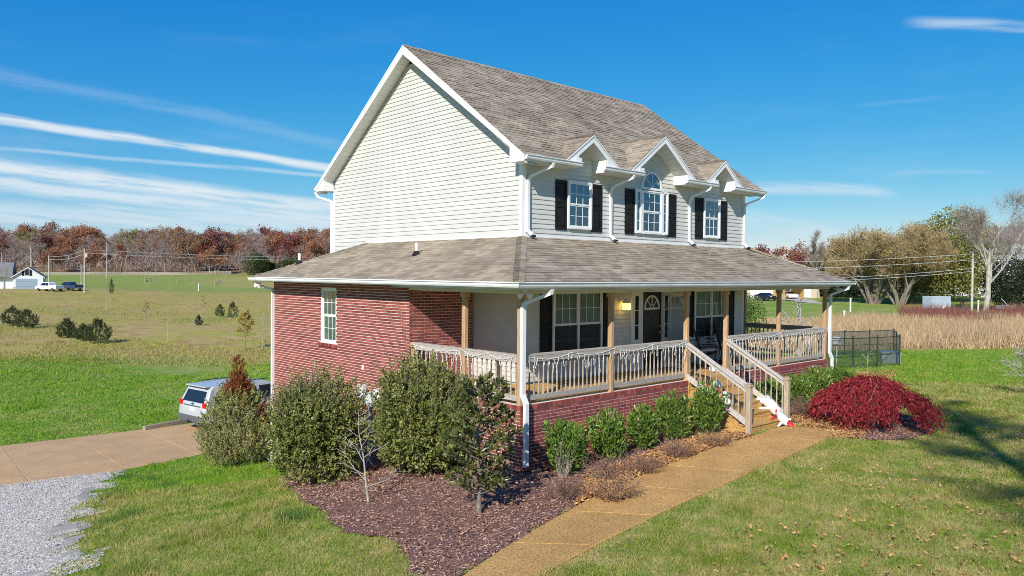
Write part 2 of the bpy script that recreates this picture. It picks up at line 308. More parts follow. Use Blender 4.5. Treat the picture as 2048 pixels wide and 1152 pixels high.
# field strip left: begins beyond the mown lawn; edges follow world noise
dry = np.where(lf, band(dp+(nz-.5)*26, 52, 66)*(1-band(dp+(nz-.5)*30, 150, 170)), 0)
dry = np.maximum(dry, np.where(lf, band(u_+nz*80, 400, 520)*band(dp+(nz-.5)*20, 180, 200)*(1-band(dp, 262, 275))*.8, 0))
dry *= np.where(lf & (dp < 110), band(nz, .15, .5)*.55+.45, 1)
brown = np.where(vis & (u_ < 900), band(dp, 282, 300), 0)
rf = vis & (u_ > 1380)
brown = np.maximum(brown, np.where(rf, band(dp+(nz-.5)*10, 165, 190), 0))
dry = np.maximum(dry, np.where(rf, band(dp+(nz-.5)*5, 43, 47)*(1-band(dp+(nz-.5)*8, 84, 92)), 0))
lush = np.where(lf, (1-band(dp, 40, 62))*.9, 0); lush = np.maximum(lush, np.where(rf, band(dp, 30, 40)*.7, 0)); lush = np.maximum(lush, np.where(lf, band(dp, 165, 185)*.5, 0))
me = npmesh('ground', V, F, smooth=True)
ca = me.color_attributes.new('cover', 'FLOAT_COLOR', 'POINT'); ca.data.foreach_set('color', np.column_stack([dry, brown, lush, np.ones(len(V))]).astype(np.float32).ravel())
def coverlookup():
    m = bpy.data.materials.new('grass_ground'); m.use_nodes = True; t = m.node_tree; n = t.nodes; L = t.links; b = n['Principled BSDF']; b.inputs['Roughness'].default_value = .95; b.inputs['Specular IOR Level'].default_value = .1
    at = n.new('ShaderNodeAttribute'); at.attribute_name = 'cover'; sp = n.new('ShaderNodeSeparateColor'); L.new(at.outputs['Color'], sp.inputs[0]); geo = n.new('ShaderNodeNewGeometry')
    def noise(sc, lo, hi, det=5):
        x = n.new('ShaderNodeTexNoise'); x.inputs['Scale'].default_value = sc; x.inputs['Detail'].default_value = det; x.inputs['Roughness'].default_value = .62; L.new(geo.outputs['Position'], x.inputs['Vector'])
        r = n.new('ShaderNodeMapRange'); r.inputs[1].default_value = lo; r.inputs[2].default_value = hi; L.new(x.outputs['Fac'], r.inputs[0]); return r.outputs[0]
    def mix(f, a, c):
        x = n.new('ShaderNodeMix'); x.data_type = 'RGBA'; L.new(f, x.inputs['Factor'])
        for i, q in ((6, a), (7, c)):
            if isinstance(q, tuple): x.inputs[i].default_value = (*q, 1)
            else: L.new(q, x.inputs[i])
        return x.outputs[2]
    lawn = mix(noise(1.1, .42, .66), mix(noise(.5, .35, .65), (.15, .23, .028), (.21, .26, .05)), (.38, .32, .14))
    lushc = mix(noise(.35, .4, .7), mix(noise(3.5, .3, .7), (.11, .27, .016), (.18, .32, .028)), (.38, .34, .13))
    field = mix(noise(.22, .38, .62), mix(noise(1.4, .3, .7), (.44, .34, .10), (.25, .29, .045)), mix(noise(.8, .35, .65), (.48, .37, .15), (.33, .20, .09)))
    wood = mix(noise(.09, .4, .6), (.30, .17, .09), (.17, .12, .06))
    c = mix(sp.outputs[2], lawn, lushc); c = mix(sp.outputs[0], c, field); c = mix(sp.outputs[1], c, wood); L.new(c, b.inputs['Base Color'])
    x = n.new('ShaderNodeTexNoise'); x.inputs['Scale'].default_value = 9; x.inputs['Detail'].default_value = 6; L.new(geo.outputs['Position'], x.inputs['Vector'])
    bp = n.new('ShaderNodeBump'); bp.inputs['Strength'].default_value = .8; bp.inputs['Distance'].default_value = .09; L.new(x.outputs['Fac'], bp.inputs['Height']); L.new(bp.outputs[0], b.inputs['Normal'])
    return m
ground = put('ground', me, coverlookup()); ground['kind'] = 'structure'; ground['label'] = 'rolling lawn and fields around the house'
def sheet(name, poly, off, m, step=.25, jag=.0, kind='structure', noisez=0., seed=1, mound=0.):
    """a patch of ground that follows the terrain, edges optionally ragged"""
    P = np.array([q[:2] for q in poly]); x0, y0 = P.min(0)-.5; x1, y1 = P.max(0)+.5
    X = np.arange(x0, x1, step); Y = np.arange(y0, y1, step); A, B = np.meshgrid(X, Y, indexing='ij'); Q = np.column_stack([A.ravel(), B.ravel()])
    J = Q+np.column_stack([vnoise(Q, .45, seed)-.5, vnoise(Q, .45, seed+1)-.5])*2*jag if jag else Q
    ins = inpoly(J, P); ny = len(Y); i = (np.arange(len(X)-1)[:, None]*ny+np.arange(ny-1)[None]).ravel()
    f = np.column_stack([i, i+ny, i+ny+1, i+1]); f = f[ins[f].sum(1) >= 3]
    used = np.unique(f); mp = -np.ones(len(Q), int); mp[used] = np.arange(len(used)); q = Q[used]
    z = gzs(q)+off+noisez*(vnoise(q, .3, seed+2)-.5); 
    o = put(name, npmesh(name, np.column_stack([q, z]), mp[f], smooth=True), m); o['kind'] = kind; return o
m_mulch = mat('dark_red_mulch', (.17, .075, .052), (.11, .05, .037), 9, .95, bump=1, bscale=45, speck=(.26, .15, .12), sscale=60)
m_gravel = mat('pale_gravel', (.50, .465, .41), (.36, .335, .295), 6, .95, bump=1, bscale=55, speck=(.26, .24, .21), sscale=38)
m_fardrive = mat('far_gravel', (.50, .46, .42), (.4, .36, .32), .6, .95)
sheet('mulch_bed', MULCH_P, .025, m_mulch, .12, .12, noisez=.05)
sheet('mulch_bed', MULCH2_P, .03, m_mulch, .12, .12, noisez=.05, seed=9)
sheet('gravel_drive', GRAVEL_P, .012, m_gravel, .055, .42, noisez=.03, seed=4)
sheet('neighbour_drive', FARDRIVE_P, .06, m_fardrive, .8, 1.2)
# driveway slab field with saw-cut panels
def slab_strip(name, Ls, Rs, n_cuts, m, th, off, gap=.03, label=None):
    """panels between two edge polylines, each panel its own piece"""
    def resample(P, k):
        P = np.array(P); s = np.r_[0, np.cumsum(np.hypot(*np.diff(P, axis=0).T))]; return np.column_stack([np.interp(np.linspace(0, s[-1], k), s, P[:, i]) for i in (0, 1)])
    sub = 6; kk = n_cuts*sub+1; A, B = resample(Ls, kk), resample(Rs, kk); root = empty(name, (0, 0, 0)); root['kind'] = 'structure'
    for c in range(n_cuts):
        rings = []
        for j in range(sub+1):
            a, b = A[c*sub+j].copy(), B[c*sub+j].copy(); nxt = A[min(c*sub+j+1, kk-1)]-A[max(c*sub+j-1, 0)]; nxt /= np.linalg.norm(nxt)
            if j == 0: a += nxt*gap/2; b += nxt*gap/2
            if j == sub: a -= nxt*gap/2; b -= nxt*gap/2
            row = [a+(b-a)*t for t in (0, .012, .25, .5, .75, .988, 1)]; z = gzs(row)+off; z[0] -= .008; z[-1] -= .008
            rings.append([(row[0][0], row[0][1], z[0]-th)]+[(r[0], r[1], zz) for r, zz in zip(row, z)]+[(row[-1][0], row[-1][1], z[-1]-th)])
        MB().loft(rings).build('slab', m, root)
    return root
sheet('walk_bed', WALK_P, .020, m_joint, .15); sheet('drive_bed', DRIVE_P, .014, m_joint, .25)
walk = slab_strip('walkway', WALK_L+[hit(1580, 851)[:2]], WALK_R+[hit(1690, 862)[:2]], 7, m_agg, .12, .035)
walk['label'] = 'curving exposed aggregate front walk with cut joints'
drv = slab_strip('driveway', [hit(*q)[:2] for q in ((-160, 990), (0, 972), (232, 943), (330, 925), (432, 903))]+[(-1.7, 9.0), (4, 9.2)], [hit(*q)[:2] for q in ((-160, 908), (0, 893), (150, 876), (300, 858), (420, 843))]+[(0, 19), (5, 22)], 7, m_aggpale, .15, .03)
drv['label'] = 'tan concrete driveway running behind the brick wing'
# ------------------------------------------------------------------ the house
H = empty('house', (0, 0, 0), 0, 'two storey grey vinyl house with brick wing, wraparound porch and brown shingle roofs', 'house')
ZD, ZE, ZF, ZME, ZR, OE, OX = 1.10, 3.563, 4.583, 6.394, 9.854, .476, .389
EL, EF, ER, EBK, YH = 2.442, 2.503, 2.23, 9.10, 6.675
YB0, YB1 = 1.742, 8.76                                    # brick wing along Y
SLOPE = (ZR-ZME)/(D_/2+OE)
DORM = [(1.93, .985, .52), (4.87, 1.46, 1.06), (7.86, .985, .52)]   # centre, half width of roof, half width of opening
def dapex(hw): return ZME+.03+SLOPE*hw
# ---- shingled planes
SH = []                                                   # (verts, normal, rnd)
DECK = MB()
def shingle_plane(O, u, v, span, vlen, deck=True, ex=.142, tab=.305, t0=.010):
    O, u, v = Vector(O), Vector(u).normalized(), Vector(v).normalized(); n = u.cross(v).normalized()
    if n.z < 0: n = -n
    rows = max(1, int(round(vlen/ex))); ex = vlen/rows
    for i in range(rows):
        va, vb = i*ex, (i+1)*ex; sa, sb = span(va), span(vb-1e-4); ov = .0 if i == rows-1 else .012
        for (a0, a1), (b0, b1) in zip(sa, sb):
            if deck: 
                q = [O+u*a0+v*va, O+u*a1+v*va, O+u*b1+v*vb, O+u*b0+v*vb]; DECK.add([tuple(p-n*.004) for p in q]+[tuple(p-n*.05) for p in q], [(0, 1, 2, 3), (7, 6, 5, 4), (0, 4, 5, 1), (1, 5, 6, 2), (2, 6, 7, 3), (3, 7, 4, 0)])
            lo, hi = min(a0, b0), max(a1, b1); x = lo-random.random()*tab-(i % 2)*tab*.5
            while x < hi:
                w = tab*random.uniform(.62, 1.25); x0, x1 = x+.0025, x+w-.0025; x += w
                pa0, pa1 = max(x0, a0), min(x1, a1); pb0, pb1 = max(x0, b0), min(x1, b1)
                if pa1 < pa0: pa0 = pa1 = min(max((pa0+pa1)/2, a0), a1)
                if pb1 < pb0: pb0 = pb1 = min(max((pb0+pb1)/2, b0), b1)
                if pa1-pa0 < .01 and pb1-pb0 < .01: continue
                t = t0+random.choice((0, .004, .012)); dj = random.uniform(-.004, .004)
                top = [O+u*pa0+v*(va+dj)+n*t, O+u*pa1+v*(va+dj)+n*t, O+u*pb1+v*(vb+ov)+n*.003, O+u*pb0+v*(vb+ov)+n*.003]
                bot = [O+u*pa0+v*(va+dj)-n*.003, O+u*pa1+v*(va+dj)-n*.003]
                SH.append(([tuple(p) for p in top+bot], n, random.random()))
SHF = [(0, 1, 2, 3), (0, 4, 5, 1), (0, 3, 4), (1, 5, 2)]
cth = math.hypot(D_/2+OE, ZR-ZME); vf = Vector((0, D_/2+OE, ZR-ZME))/cth
def main_span(v):
    z = ZME+v*vf.z; out = []; x = -OX
    for c, hw, ho in DORM:
        w = hw*(1-(z-ZME)/(dapex(hw)-ZME))
        if w > .02: out.append((x, c-w)); x = c+w
        else: out.append((x, c)); x = c
    out.append((x, L_+OX)); return [(a+OX, b+OX) for a, b in out]
shingle_plane((-OX, -OE, ZME), (1, 0, 0), vf, main_span, cth)
for c, hw, ho in DORM:                                    # dormer slopes
    za = dapex(hw); sl = math.hypot(hw, za-ZME-.03); yap = -OE+(za-ZME)/SLOPE
    for s in (-1, 1):
        vv = Vector((-s*hw, 0, za-ZME-.03))
        shingle_plane((c+s*hw, -OE-.02, ZME+.03), (0, 1, 0), vv, lambda v, k=(yap+OE)/sl: [(0, max(.02, v*k+.1))], sl)
sF = math.hypot(EF, ZF-ZE); shingle_plane((0, -EF, ZE), (1, 0, 0), (0, EF, ZF-ZE), lambda v: [(-EL*(1-v/sF), L_+ER*(1-v/sF))], sF)
sL = math.hypot(EL, ZF-ZE); shingle_plane((-EL, 0, ZE), (0, 1, 0), (EL, 0, ZF-ZE), lambda v: [(-EF*(1-v/sL), EBK-(EBK-YH)*v/sL)], sL)
shingle_plane((0, EBK, ZE), (1, 0, 0), (0, YH-EBK, ZF-ZE), lambda v: [(-EL*(1-v/sL), 0)], sL)
shingle_plane((L_+ER, 0, ZE), (0, 1, 0), (-ER, 0, ZF-ZE), lambda v: [(-EF*(1-v/sF), 9.2)], math.hypot(ER, ZF-ZE), ex=.28, tab=.9)
shingle_plane((-OX, D_+OE, ZME), (1, 0, 0), (0, -(D_/2+OE), ZR-ZME), lambda v: [(0, L_+2*OX)], cth, ex=.28, tab=.9)
roof = DECK.build('roof', m_shingle, H)
cents = np.array([np.mean(s[0][:4], 0) for s in SH]); nrm = np.array([tuple(s[1]) for s in SH]); vd = CAM-cents; dist = np.linalg.norm(vd, axis=1)
area = np.array([np.linalg.norm(np.subtract(s[0][1], s[0][0])) for s in SH]); fc = (nrm*vd).sum(1)/dist; score = np.where(fc > 0, area*fc/dist**2, 0)
big = set(np.argsort(-score)[:295].tolist()); rest = MB()
for i, (vs, n, r) in enumerate(SH):
    if i in big: MB().add(vs, SHF, r).build('shingle', m_shingle, roof)
    else: rest.add(vs, SHF, r)
o = rest.build('shingle_courses', m_shingle, H); o['kind'] = 'stuff'
def caps(a, b, w=.15, name='ridge_cap', k_=.7):
    """overlapping ridge or hip caps"""
    a, b = Vector(a), Vector(b); d = (b-a); ln = d.length; d.normalize(); sd = d.cross(Vector((0, 0, 1))).normalized(); mb = MB(); k = int(ln/.2); up = sd.cross(d).normalized(); dr = w*k_
    for i in range(k):
        p, q = a+d*(ln*i/k), a+d*(ln*(i+1)/k+.03)
        mb.add([tuple(p-sd*w-up*dr+up*.022), tuple(p+up*.024), tuple(p+sd*w-up*dr+up*.022), tuple(q-sd*w-up*dr+up*.012), tuple(q+up*.014), tuple(q+sd*w-up*dr+up*.012)], [(0, 1, 4, 3), (1, 2, 5, 4), (0, 3, 4, 1), (0, 1, 2)])
    mb.build(name, m_shingle, roof)
caps((-OX, D_/2, ZR), (L_+OX, D_/2, ZR)); caps((-EL, -EF, ZE), (0, 0, ZF), .12, 'hip_cap', .27); caps((L_+ER, -EF, ZE), (L_, 0, ZF), .12, 'hip_cap', .27); caps((-EL, EBK, ZE), (0, YH, ZF), .12, 'hip_cap', .27)
for c, hw, ho in DORM: caps((c, -OE-.02, dapex(hw)), (c, -OE+(dapex(hw)-ZME)/SLOPE, dapex(hw)), .11)
# ---- sheathing that closes the block (behind the cladding)
m_sheath = mat('sheathing', (.45, .44, .41), None, 2, .8)
wl = MB(); g = .02
wl.add([(g, g, 1), (L_-g, g, 1), (L_-g, D_-g, -2), (g, D_-g, -2), (g, g, 6.3), (L_-g, g, 6.3), (L_-g, D_-g, 6.3), (g, D_-g, 6.3)], [(0, 1, 5, 4), (1, 2, 6, 5), (2, 3, 7, 6), (3, 0, 4, 7), (4, 5, 6, 7)])
for x in (g, L_-g): wl.add([(x, g, 6.3), (x, D_-g, 6.3), (x, D_/2, ZR-.25)], [(0, 1, 2)])
for c, hw, ho in DORM: wl.add([(c-ho, g, 6.2), (c+ho, g, 6.2), (c+ho, g, dapex(hw)-.2-SLOPE*ho), (c, g, dapex(hw)-.2), (c-ho, g, dapex(hw)-.2-SLOPE*ho)], [(0, 1, 2, 3, 4)])
walls = wl.build('wall', m_sheath, H)
# ---- siding: every course is a lapped plank
CS = .1143
def plank(fn, a0, a1, b0, b1, z0, z1, parent):
    """a course: long ones are two or three lapped panels"""
    ln = min(a1-a0, b1-b0); k = 1 if ln < 3.2 else (2 if ln < 6.5 else 3); lo, hi = max(a0, b0), min(a1, b1)
    cuts = sorted(lo+(hi-lo)*(i+random.uniform(-.3, .3))/k for i in range(1, k)) if k > 1 else []
    A = [a0]+cuts+[a1]; B = [b0]+cuts+[b1]
    for i in range(k): panel(fn, A[i], A[i+1]+(.02 if i < k-1 else 0), B[i], B[i+1]+(.02 if i < k-1 else 0), z0, z1, parent, .0015*(i % 2))
def panel(fn, a0, a1, b0, b1, z0, z1, parent, lift):
    """fn(u, d, z); lower edge a0..a1, upper edge b0..b1"""
    if max(a1-a0, b1-b0) < .04: return
    if b1 < b0: b0 = b1 = (b0+b1)/2
    t = .022+lift; z0 += random.uniform(-.0015, .0015); vs = [fn(a0, .002, z0), fn(a1, .002, z0), fn(a0, t, z0), fn(a1, t, z0), fn(a0, t, z0+.012), fn(a1, t, z0+.012), fn(b0, .005+lift, z1+.008), fn(b1, .005+lift, z1+.008)]
    MB().add(vs, [(0, 1, 3, 2), (2, 3, 5, 4), (4, 5, 7, 6), (0, 2, 4, 6), (1, 7, 5, 3)]).build('siding_plank', m_siding, parent)
left = lambda u, d, z: (-d, u, z)                          # wall X = 0 seen from -X ; u = Y
front = lambda u, d, z: (u, -d, z)                         # wall Y = 0 ; u = X
cb = .09
z = 3.72
while z < ZR-.45:                                          # gable wall
    def lim(q): s = max(0, (q-(ZME-.22+SLOPE*OE))/SLOPE); return (max(cb, s), min(D_-cb, D_-s))
    a, b = lim(z), lim(z+CS)
    if a[1] > a[0]: plank(left, a[0], a[1], b[0], b[1], z, z+CS, walls)
    z += CS
z = ZF-.02
while z < 7.3:                                             # upper front wall and its three small gables
    if z < 6.27: plank(front, cb, L_-cb, cb, L_-cb, z, z+CS, walls)
    else:
        for c, hw, ho in DORM:
            zt = dapex(hw)-.2; w = lambda q: min(ho+.02, max(0, (zt-q)/SLOPE))
            if w(z) > .05: plank(front, c-w(z), c+w(z), c-w(z+CS), c+w(z+CS), z, z+CS, walls)
    z += CS
z = ZD+.06
while z < 3.36:                                            # porch level
    plank(front, cb, 4.02, cb, 4.02, z, z+CS, walls); plank(front, 5.85, L_-cb, 5.85, L_-cb, z, z+CS, walls)
    plank(left, cb, YB0-.03, cb, YB0-.03, z, z+CS, walls); z += CS
for z0, z1 in ((ZF-.03, 6.27), (ZD, 3.4)):                 # corner posts and flashing
    MB().box(-.022, -.022, z0, cb+.01, .03, z1).box(-.022, .03, z0, .03, cb+.01, z1).build('corner_board', m_white, H)
    MB().box(L_-cb, -.022, z0, L_+.022, .08, z1).build('corner_board', m_white, H)
MB().box(-.022, D_-cb, 3.6, .03, D_+.02, 6.3).build('corner_board', m_white, H)
fl = MB(); fl.box(-.03, -.03, ZF-.03, L_+.03, .0, ZF+.05); fl.box(-.03, 0.0, ZF-.03, 0, YH+.05, ZF+.05); fl.build('flashing', m_white, H)
# ---- main eaves: boxed soffits, rakes, gutters
def eave_box(x0, x1, y_out, y_in, z0=6.265, z1=None):
    s = 1 if y_in > y_out else -1
    return MB().prism([(y_out, z0), (y_in, z0), (y_in, z0+.3), (y_out, (z1 or ZME)-.035)], lambda y, q: (x0, y, q), lambda y, q: (x1, y, q))
edges = [-OX+.01]+[e for c, hw, ho in DORM for e in (c-ho, c+ho)]+[L_+OX-.01]
for i in range(0, len(edges), 2): eave_box(edges[i]+(.034 if i else 0), edges[i+1]-(.034 if i+2 < len(edges) else 0), -OE+.02, .0).build('eave_soffit', m_soffit, H)
eave_box(-OX+.01, L_+OX, D_+OE-.02, D_).build('eave_soffit', m_soffit, H)
TR = .24
for xo, xi in ((-OX, 0), (L_+OX, L_)):                     # rake boards and sloped vented soffit of each gable end
    rk = MB(); sf = MB(); dx = .028 if xo < 0 else -.028; xs_ = xo+dx*.7
    for sgn in (-1, 1):
        ye = D_/2+sgn*(D_/2+OE); yi = D_/2+sgn*(D_/2); k = -.21; n = 30
        rk.prism([(ye, ZME-.014), (D_/2, ZR-.014), (D_/2, ZR-.014-TR), (ye, ZME-.13)], lambda y, q: (xo-dx*.3, y, q), lambda y, q: (xo+dx, y, q))
        rk.prism([(ye, ZME-.016), (D_/2, ZR-.016), (D_/2, ZR-.06), (ye, ZME-.06)], lambda y, q: (xo-dx*.7, y, q), lambda y, q: (xo, y, q))
        rk.prism([(ye, ZME-.14), (yi, 6.255), (yi+(-sgn)*.03, 6.255), (yi-sgn*.03, ZME+SLOPE*(OE+.03)-.06), (ye, ZME-.03)], lambda y, q: (xo+dx*.2, y, q), lambda y, q: (xi, y, q))
        for j in range(n):
            t0, t1 = j/n, (j+.93)/n; y0, z0_ = ye+(D_/2-ye)*t0, ZME+k+.02+(ZR-ZME)*t0; y1, z1_ = ye+(D_/2-ye)*t1, ZME+k+.02+(ZR-ZME)*t1
            sf.prism([(y0, z0_), (y1, z1_), (y1, z1_+.02), (y0, z0_+.02)], lambda y, q: (xs_, y, q), lambda y, q: (xi, y, q))
        y0, z0_, y1, z1_ = ye, ZME+k+.03, D_/2, ZR+k+.03
        sf.prism([(y0, z0_), (y1, z1_), (y1, z1_+.02), (y0, z0_+.02)], lambda y, q: (xs_, y, q), lambda y, q: (xi, y, q))
    rk.build('rake_board', m_white, H); sf.build('rake_soffit', m_soffit, H)
for c, hw, ho in DORM:                                     # dormer rakes, soffits and end boxes
    za = dapex(hw); r = MB(); s_ = MB()
    for s in (-1, 1):
        yo = -OE-.012
        r.prism([(c+s*hw, ZME+.03-.014), (c, za-.014), (c, za-.2), (c+s*ho, za-.2-SLOPE*ho), (c+s*ho, 6.262), (c+s*(ho+.22), 6.262), (c+s*hw, ZME-.06)], lambda x, q: (x, yo, q), lambda x, q: (x, yo+.028, q))
        r.prism([(c+s*hw, ZME+.016), (c, za-.016), (c, za-.055), (c+s*hw, ZME-.025)], lambda x, q: (x, yo-.015, q), lambda x, q: (x, yo, q))
        r.prism([(c+s*ho, 6.262), (c+s*(ho+.03), 6.262), (c+s*(ho+.03), za-.06-SLOPE*(ho+.03)), (c+s*ho, za-.06-SLOPE*ho)], lambda x, q: (x, yo+.02, q), lambda x, q: (x, 0, q))
        n = 6
        for j in range(n):
            t0, t1 = j/n*ho, (j+.93)/n*ho
            s_.prism([(c+s*t0, za-.19-SLOPE*t0), (c+s*t1, za-.19-SLOPE*t1), (c+s*t1, za-.17-SLOPE*t1), (c+s*t0, za-.17-SLOPE*t0)], lambda x, q: (x, yo+.02, q), lambda x, q: (x, .02, q))
        s_.prism([(c, za-.172), (c+s*ho, za-.172-SLOPE*ho), (c+s*ho, za-.15-SLOPE*ho), (c, za-.15)], lambda x, q: (x, yo+.02, q), lambda x, q: (x, .02, q))
    r.build('dormer_rake', m_white, H); s_.build('dormer_soffit', m_soffit, H)
GP_ = [(0, 0), (.085, .0), (.10, .03), (.105, .075), (.125, .085), (.125, .10), (.115, .10), (.112, .09), (.0, .09)]
def gutter(fa, fb, parent=H): MB().prism(GP_, fa, fb).build('gutter', m_gutter, parent)
for x0, x1 in ((-OX-.0, 1.47), (2.30, 3.90), (5.83, 7.43), (8.29, L_+OX+.02)):
    gutter(lambda d, q: (x0, -OE+.015-d, ZME-.105+q), lambda d, q: (x1, -OE+.015-d, ZME-.105+q))
gutter(lambda d, q: (-OX, D_+OE-.015+d, ZME-.105+q), lambda d, q: (L_+OX, D_+OE-.015+d, ZME-.105+q))
for x in (1.40, 3.83, 7.36): MB().box(x-.16, -OE-.07, ZME-.02, x+.05, -OE-.055, ZME+.10).build('splash_guard', m_gutter, H)
gz0 = ZE-.115
gutter(lambda d, q: (-EL-d, -EF+.01-d, gz0+q), lambda d, q: (L_+ER+d, -EF+.01-d, gz0+q))
gutter(lambda d, q: (-EL+.01-d, -EF-d, gz0+q), lambda d, q: (-EL+.01-d, EBK+d, gz0+q))
gutter(lambda d, q: (L_+ER-.01+d, -EF-d, gz0+q), lambda d, q: (L_+ER-.01+d, 9.2+d, gz0+q))
gutter(lambda d, q: (-EL-d, EBK-.01+d, gz0+q), lambda d, q: (.1, EBK-.01+d, gz0+q))
# porch soffit, fascia and carrying beam
sfp = MB()
sfp.box(-EL+.01, -EF+.01, 3.40, L_+ER-.01, -.02, 3.415); sfp.box(-EL+.01, -.02, 3.40, -.02, YB0, 3.415); sfp.box(L_+.03, -.02, 3.40, L_+ER-.01, 9.1, 3.415); sfp.box(-EL+.01, YB0, 3.425, -PL+.1, EBK-.01, 3.44)
sfp.build('porch_ceiling', m_soffit, H)
fa = MB(); fa.box(-EL+.01, -EF, 3.42, L_+ER-.01, -EF+.02, ZE-.01); fa.box(-EL, -EF+.02, 3.42, -EL+.02, EBK-.02, ZE-.01); fa.box(L_+ER-.02, -EF+.02, 3.42, L_+ER, 9.1, ZE-.01); fa.box(-EL+.02, EBK-.02, 3.42, 0, EBK, ZE-.01)
fa.build('fascia', m_white, H)
bm_ = MB(); bm_.box(-PL-.03, -PF-.02, 3.31, L_+PR+.03, -PF+.16, 3.40); bm_.box(-PL-.03, -PF+.16, 3.31, -PL+.14, YB0-.01, 3.398); bm_.box(L_+PR-.14, -PF+.16, 3.31, L_+PR+.03, 9, 3.398)
bm_.build('porch_beam', m_beam, H)
# ---- brickwork
CH, BL, BT, MJ = .0693, .214, .05, .0135
BR = []
def bricks(fn, u0, u1, zb, z1, holes=(), nrm=(0, -1, 0), cap=False, half=0):
    """fn(u, d, z); zb(u) ground height under the wall"""
    row = 0; z = z1-(.105 if cap else 0)
    if cap:
        k = int((u1-u0)/.077)
        for j in range(k): a = u0+(u1-u0)*j/k; BR.append((fn, a+.004, a+(u1-u0)/k-.004, z+MJ, z1, .018, nrm, random.random()))
    while True:
        zt = z; zz = z-CH+MJ
        if zt < min(zb(u0), zb(u1))-.1: break
        x = u0-(BL/2 if (row+half) % 2 else 0)
        while x < u1:
            a, b = max(x+MJ/2, u0), min(x+BL-MJ/2, u1); x += BL; segs = [(a, b)]
            for (h0, h1, q0, q1) in holes:
                if zt > q0 and zz < q1: segs = [s for p, q in segs for s in ((p, min(q, h0)), (max(p, h1), q)) if s[1]-s[0] > .02]
            for p, q in segs:
                if q-p > .02 and zt > zb((p+q)/2)-.12: BR.append((fn, p, q, zz, zt, .009, nrm, random.random()))
        z -= CH; row += 1
WWIN = (5.084, 5.912, 1.80, 3.29)
sidew = lambda u, d, z: (-PL-d, u, z); frontw = lambda u, d, z: (u, -PF-d, z); retw = lambda u, d, z: (u, YB0-d, z)
gside = lambda u: gz(-PL, u); gfront = lambda u: gz(u, -PF)
bricks(sidew, YB0, YB1, gside, 3.425, [WWIN, (WWIN[0]-.07, WWIN[1]+.07, 1.705, 1.79)], (-1, 0, 0))
bricks(sidew, -PF-.009, YB0-.002, gside, ZD, nrm=(-1, 0, 0), cap=True, half=1)
bricks(frontw, -PL-.009, 3.78, gfront, ZD, cap=True); bricks(frontw, 5.62, L_+PR, gfront, ZD, cap=True)
bricks(retw, -PL-.009, -.05, lambda u: ZD, 3.395, half=1)
k = 13                                                      # rowlock sill of the wing window
for j in range(k): a = WWIN[0]-.06+(WWIN[1]-WWIN[0]+.12)*j/k; BR.append((sidew, a+.004, a+(WWIN[1]-WWIN[0]+.12)/k-.004, 1.70, 1.79, .045, (-1, 0, 0), random.random()))
mw = MB()
mw.box(-PL+.0, YB0+.0, -2.6, -PL+.2, WWIN[0], 3.42); mw.box(-PL, WWIN[1], -2.6, -PL+.2, YB1, 3.42); mw.box(-PL, WWIN[0], -2.6, -PL+.2, WWIN[1], WWIN[2]); mw.box(-PL, WWIN[0], WWIN[3], -PL+.2, WWIN[1], 3.42)
mw.box(-PL, -PF, -.9, -PL+.2, YB0-.001, ZD-.002); mw.box(-PL+.2, -PF, -.9, L_+PR, -PF+.2, ZD-.002); mw.box(-PL+.2, YB0, ZD-.3, -.03, YB0+.2, 3.39); mw.box(L_+PR-.2, -PF+.2, -.9, L_+PR, 9, ZD-.002)
mw.box(-PL+.2, YB1-.2, -2.6, 0.0, YB1, 3.42)
brickwall = mw.build('brick_wall', m_mortar, H)
cen = np.array([b[0]((b[1]+b[2])/2, 0, (b[3]+b[4])/2) for b in BR]); nr = np.array([b[6] for b in BR], float); vd = CAM-cen; ds = np.linalg.norm(vd, axis=1)
sz = np.array([(b[2]-b[1])*(b[4]-b[3]) for b in BR]); sc = np.clip((nr*vd).sum(1), 0, None)/ds*sz/ds**2
bu, bv, _ = pix(cen); hidden = (cen[:, 2] < .62) & (cen[:, 0] < -1.9) | ((cen[:, 2] < -.2))
sc = np.where(hidden, 0, sc); bigb = set(np.argsort(-sc)[:295].tolist()); rest = MB()
for i, (fn, a, b, z0, z1, t, nm, r) in enumerate(BR):
    m_ = MB(fn) if i in bigb else rest; m_.fn = fn
    e = .002
    m_.add([(a, -.01, z0), (b, -.01, z0), (b, -.01, z1), (a, -.01, z1), (a+e, t, z0+e), (b-e, t, z0+e), (b-e, t, z1-e), (a+e, t, z1-e)], [(4, 5, 6, 7), (0, 1, 5, 4), (1, 2, 6, 5), (2, 3, 7, 6), (3, 0, 4, 7)], r)
    if i in bigb: m_.build('brick', m_brick, brickwall)
o = rest.build('brick_courses', m_brick, H); o['kind'] = 'stuff'
MB().box(-PL+.2, -PF+.2, .6, L_+PR-.2, -.02, ZD+.004).box(-PL+.2, -.02, .6, -.02, YB0, ZD+.004).box(L_+.02, -.02, .6, L_+PR-.2, 9, ZD+.004).build('porch_floor', m_agg, H)
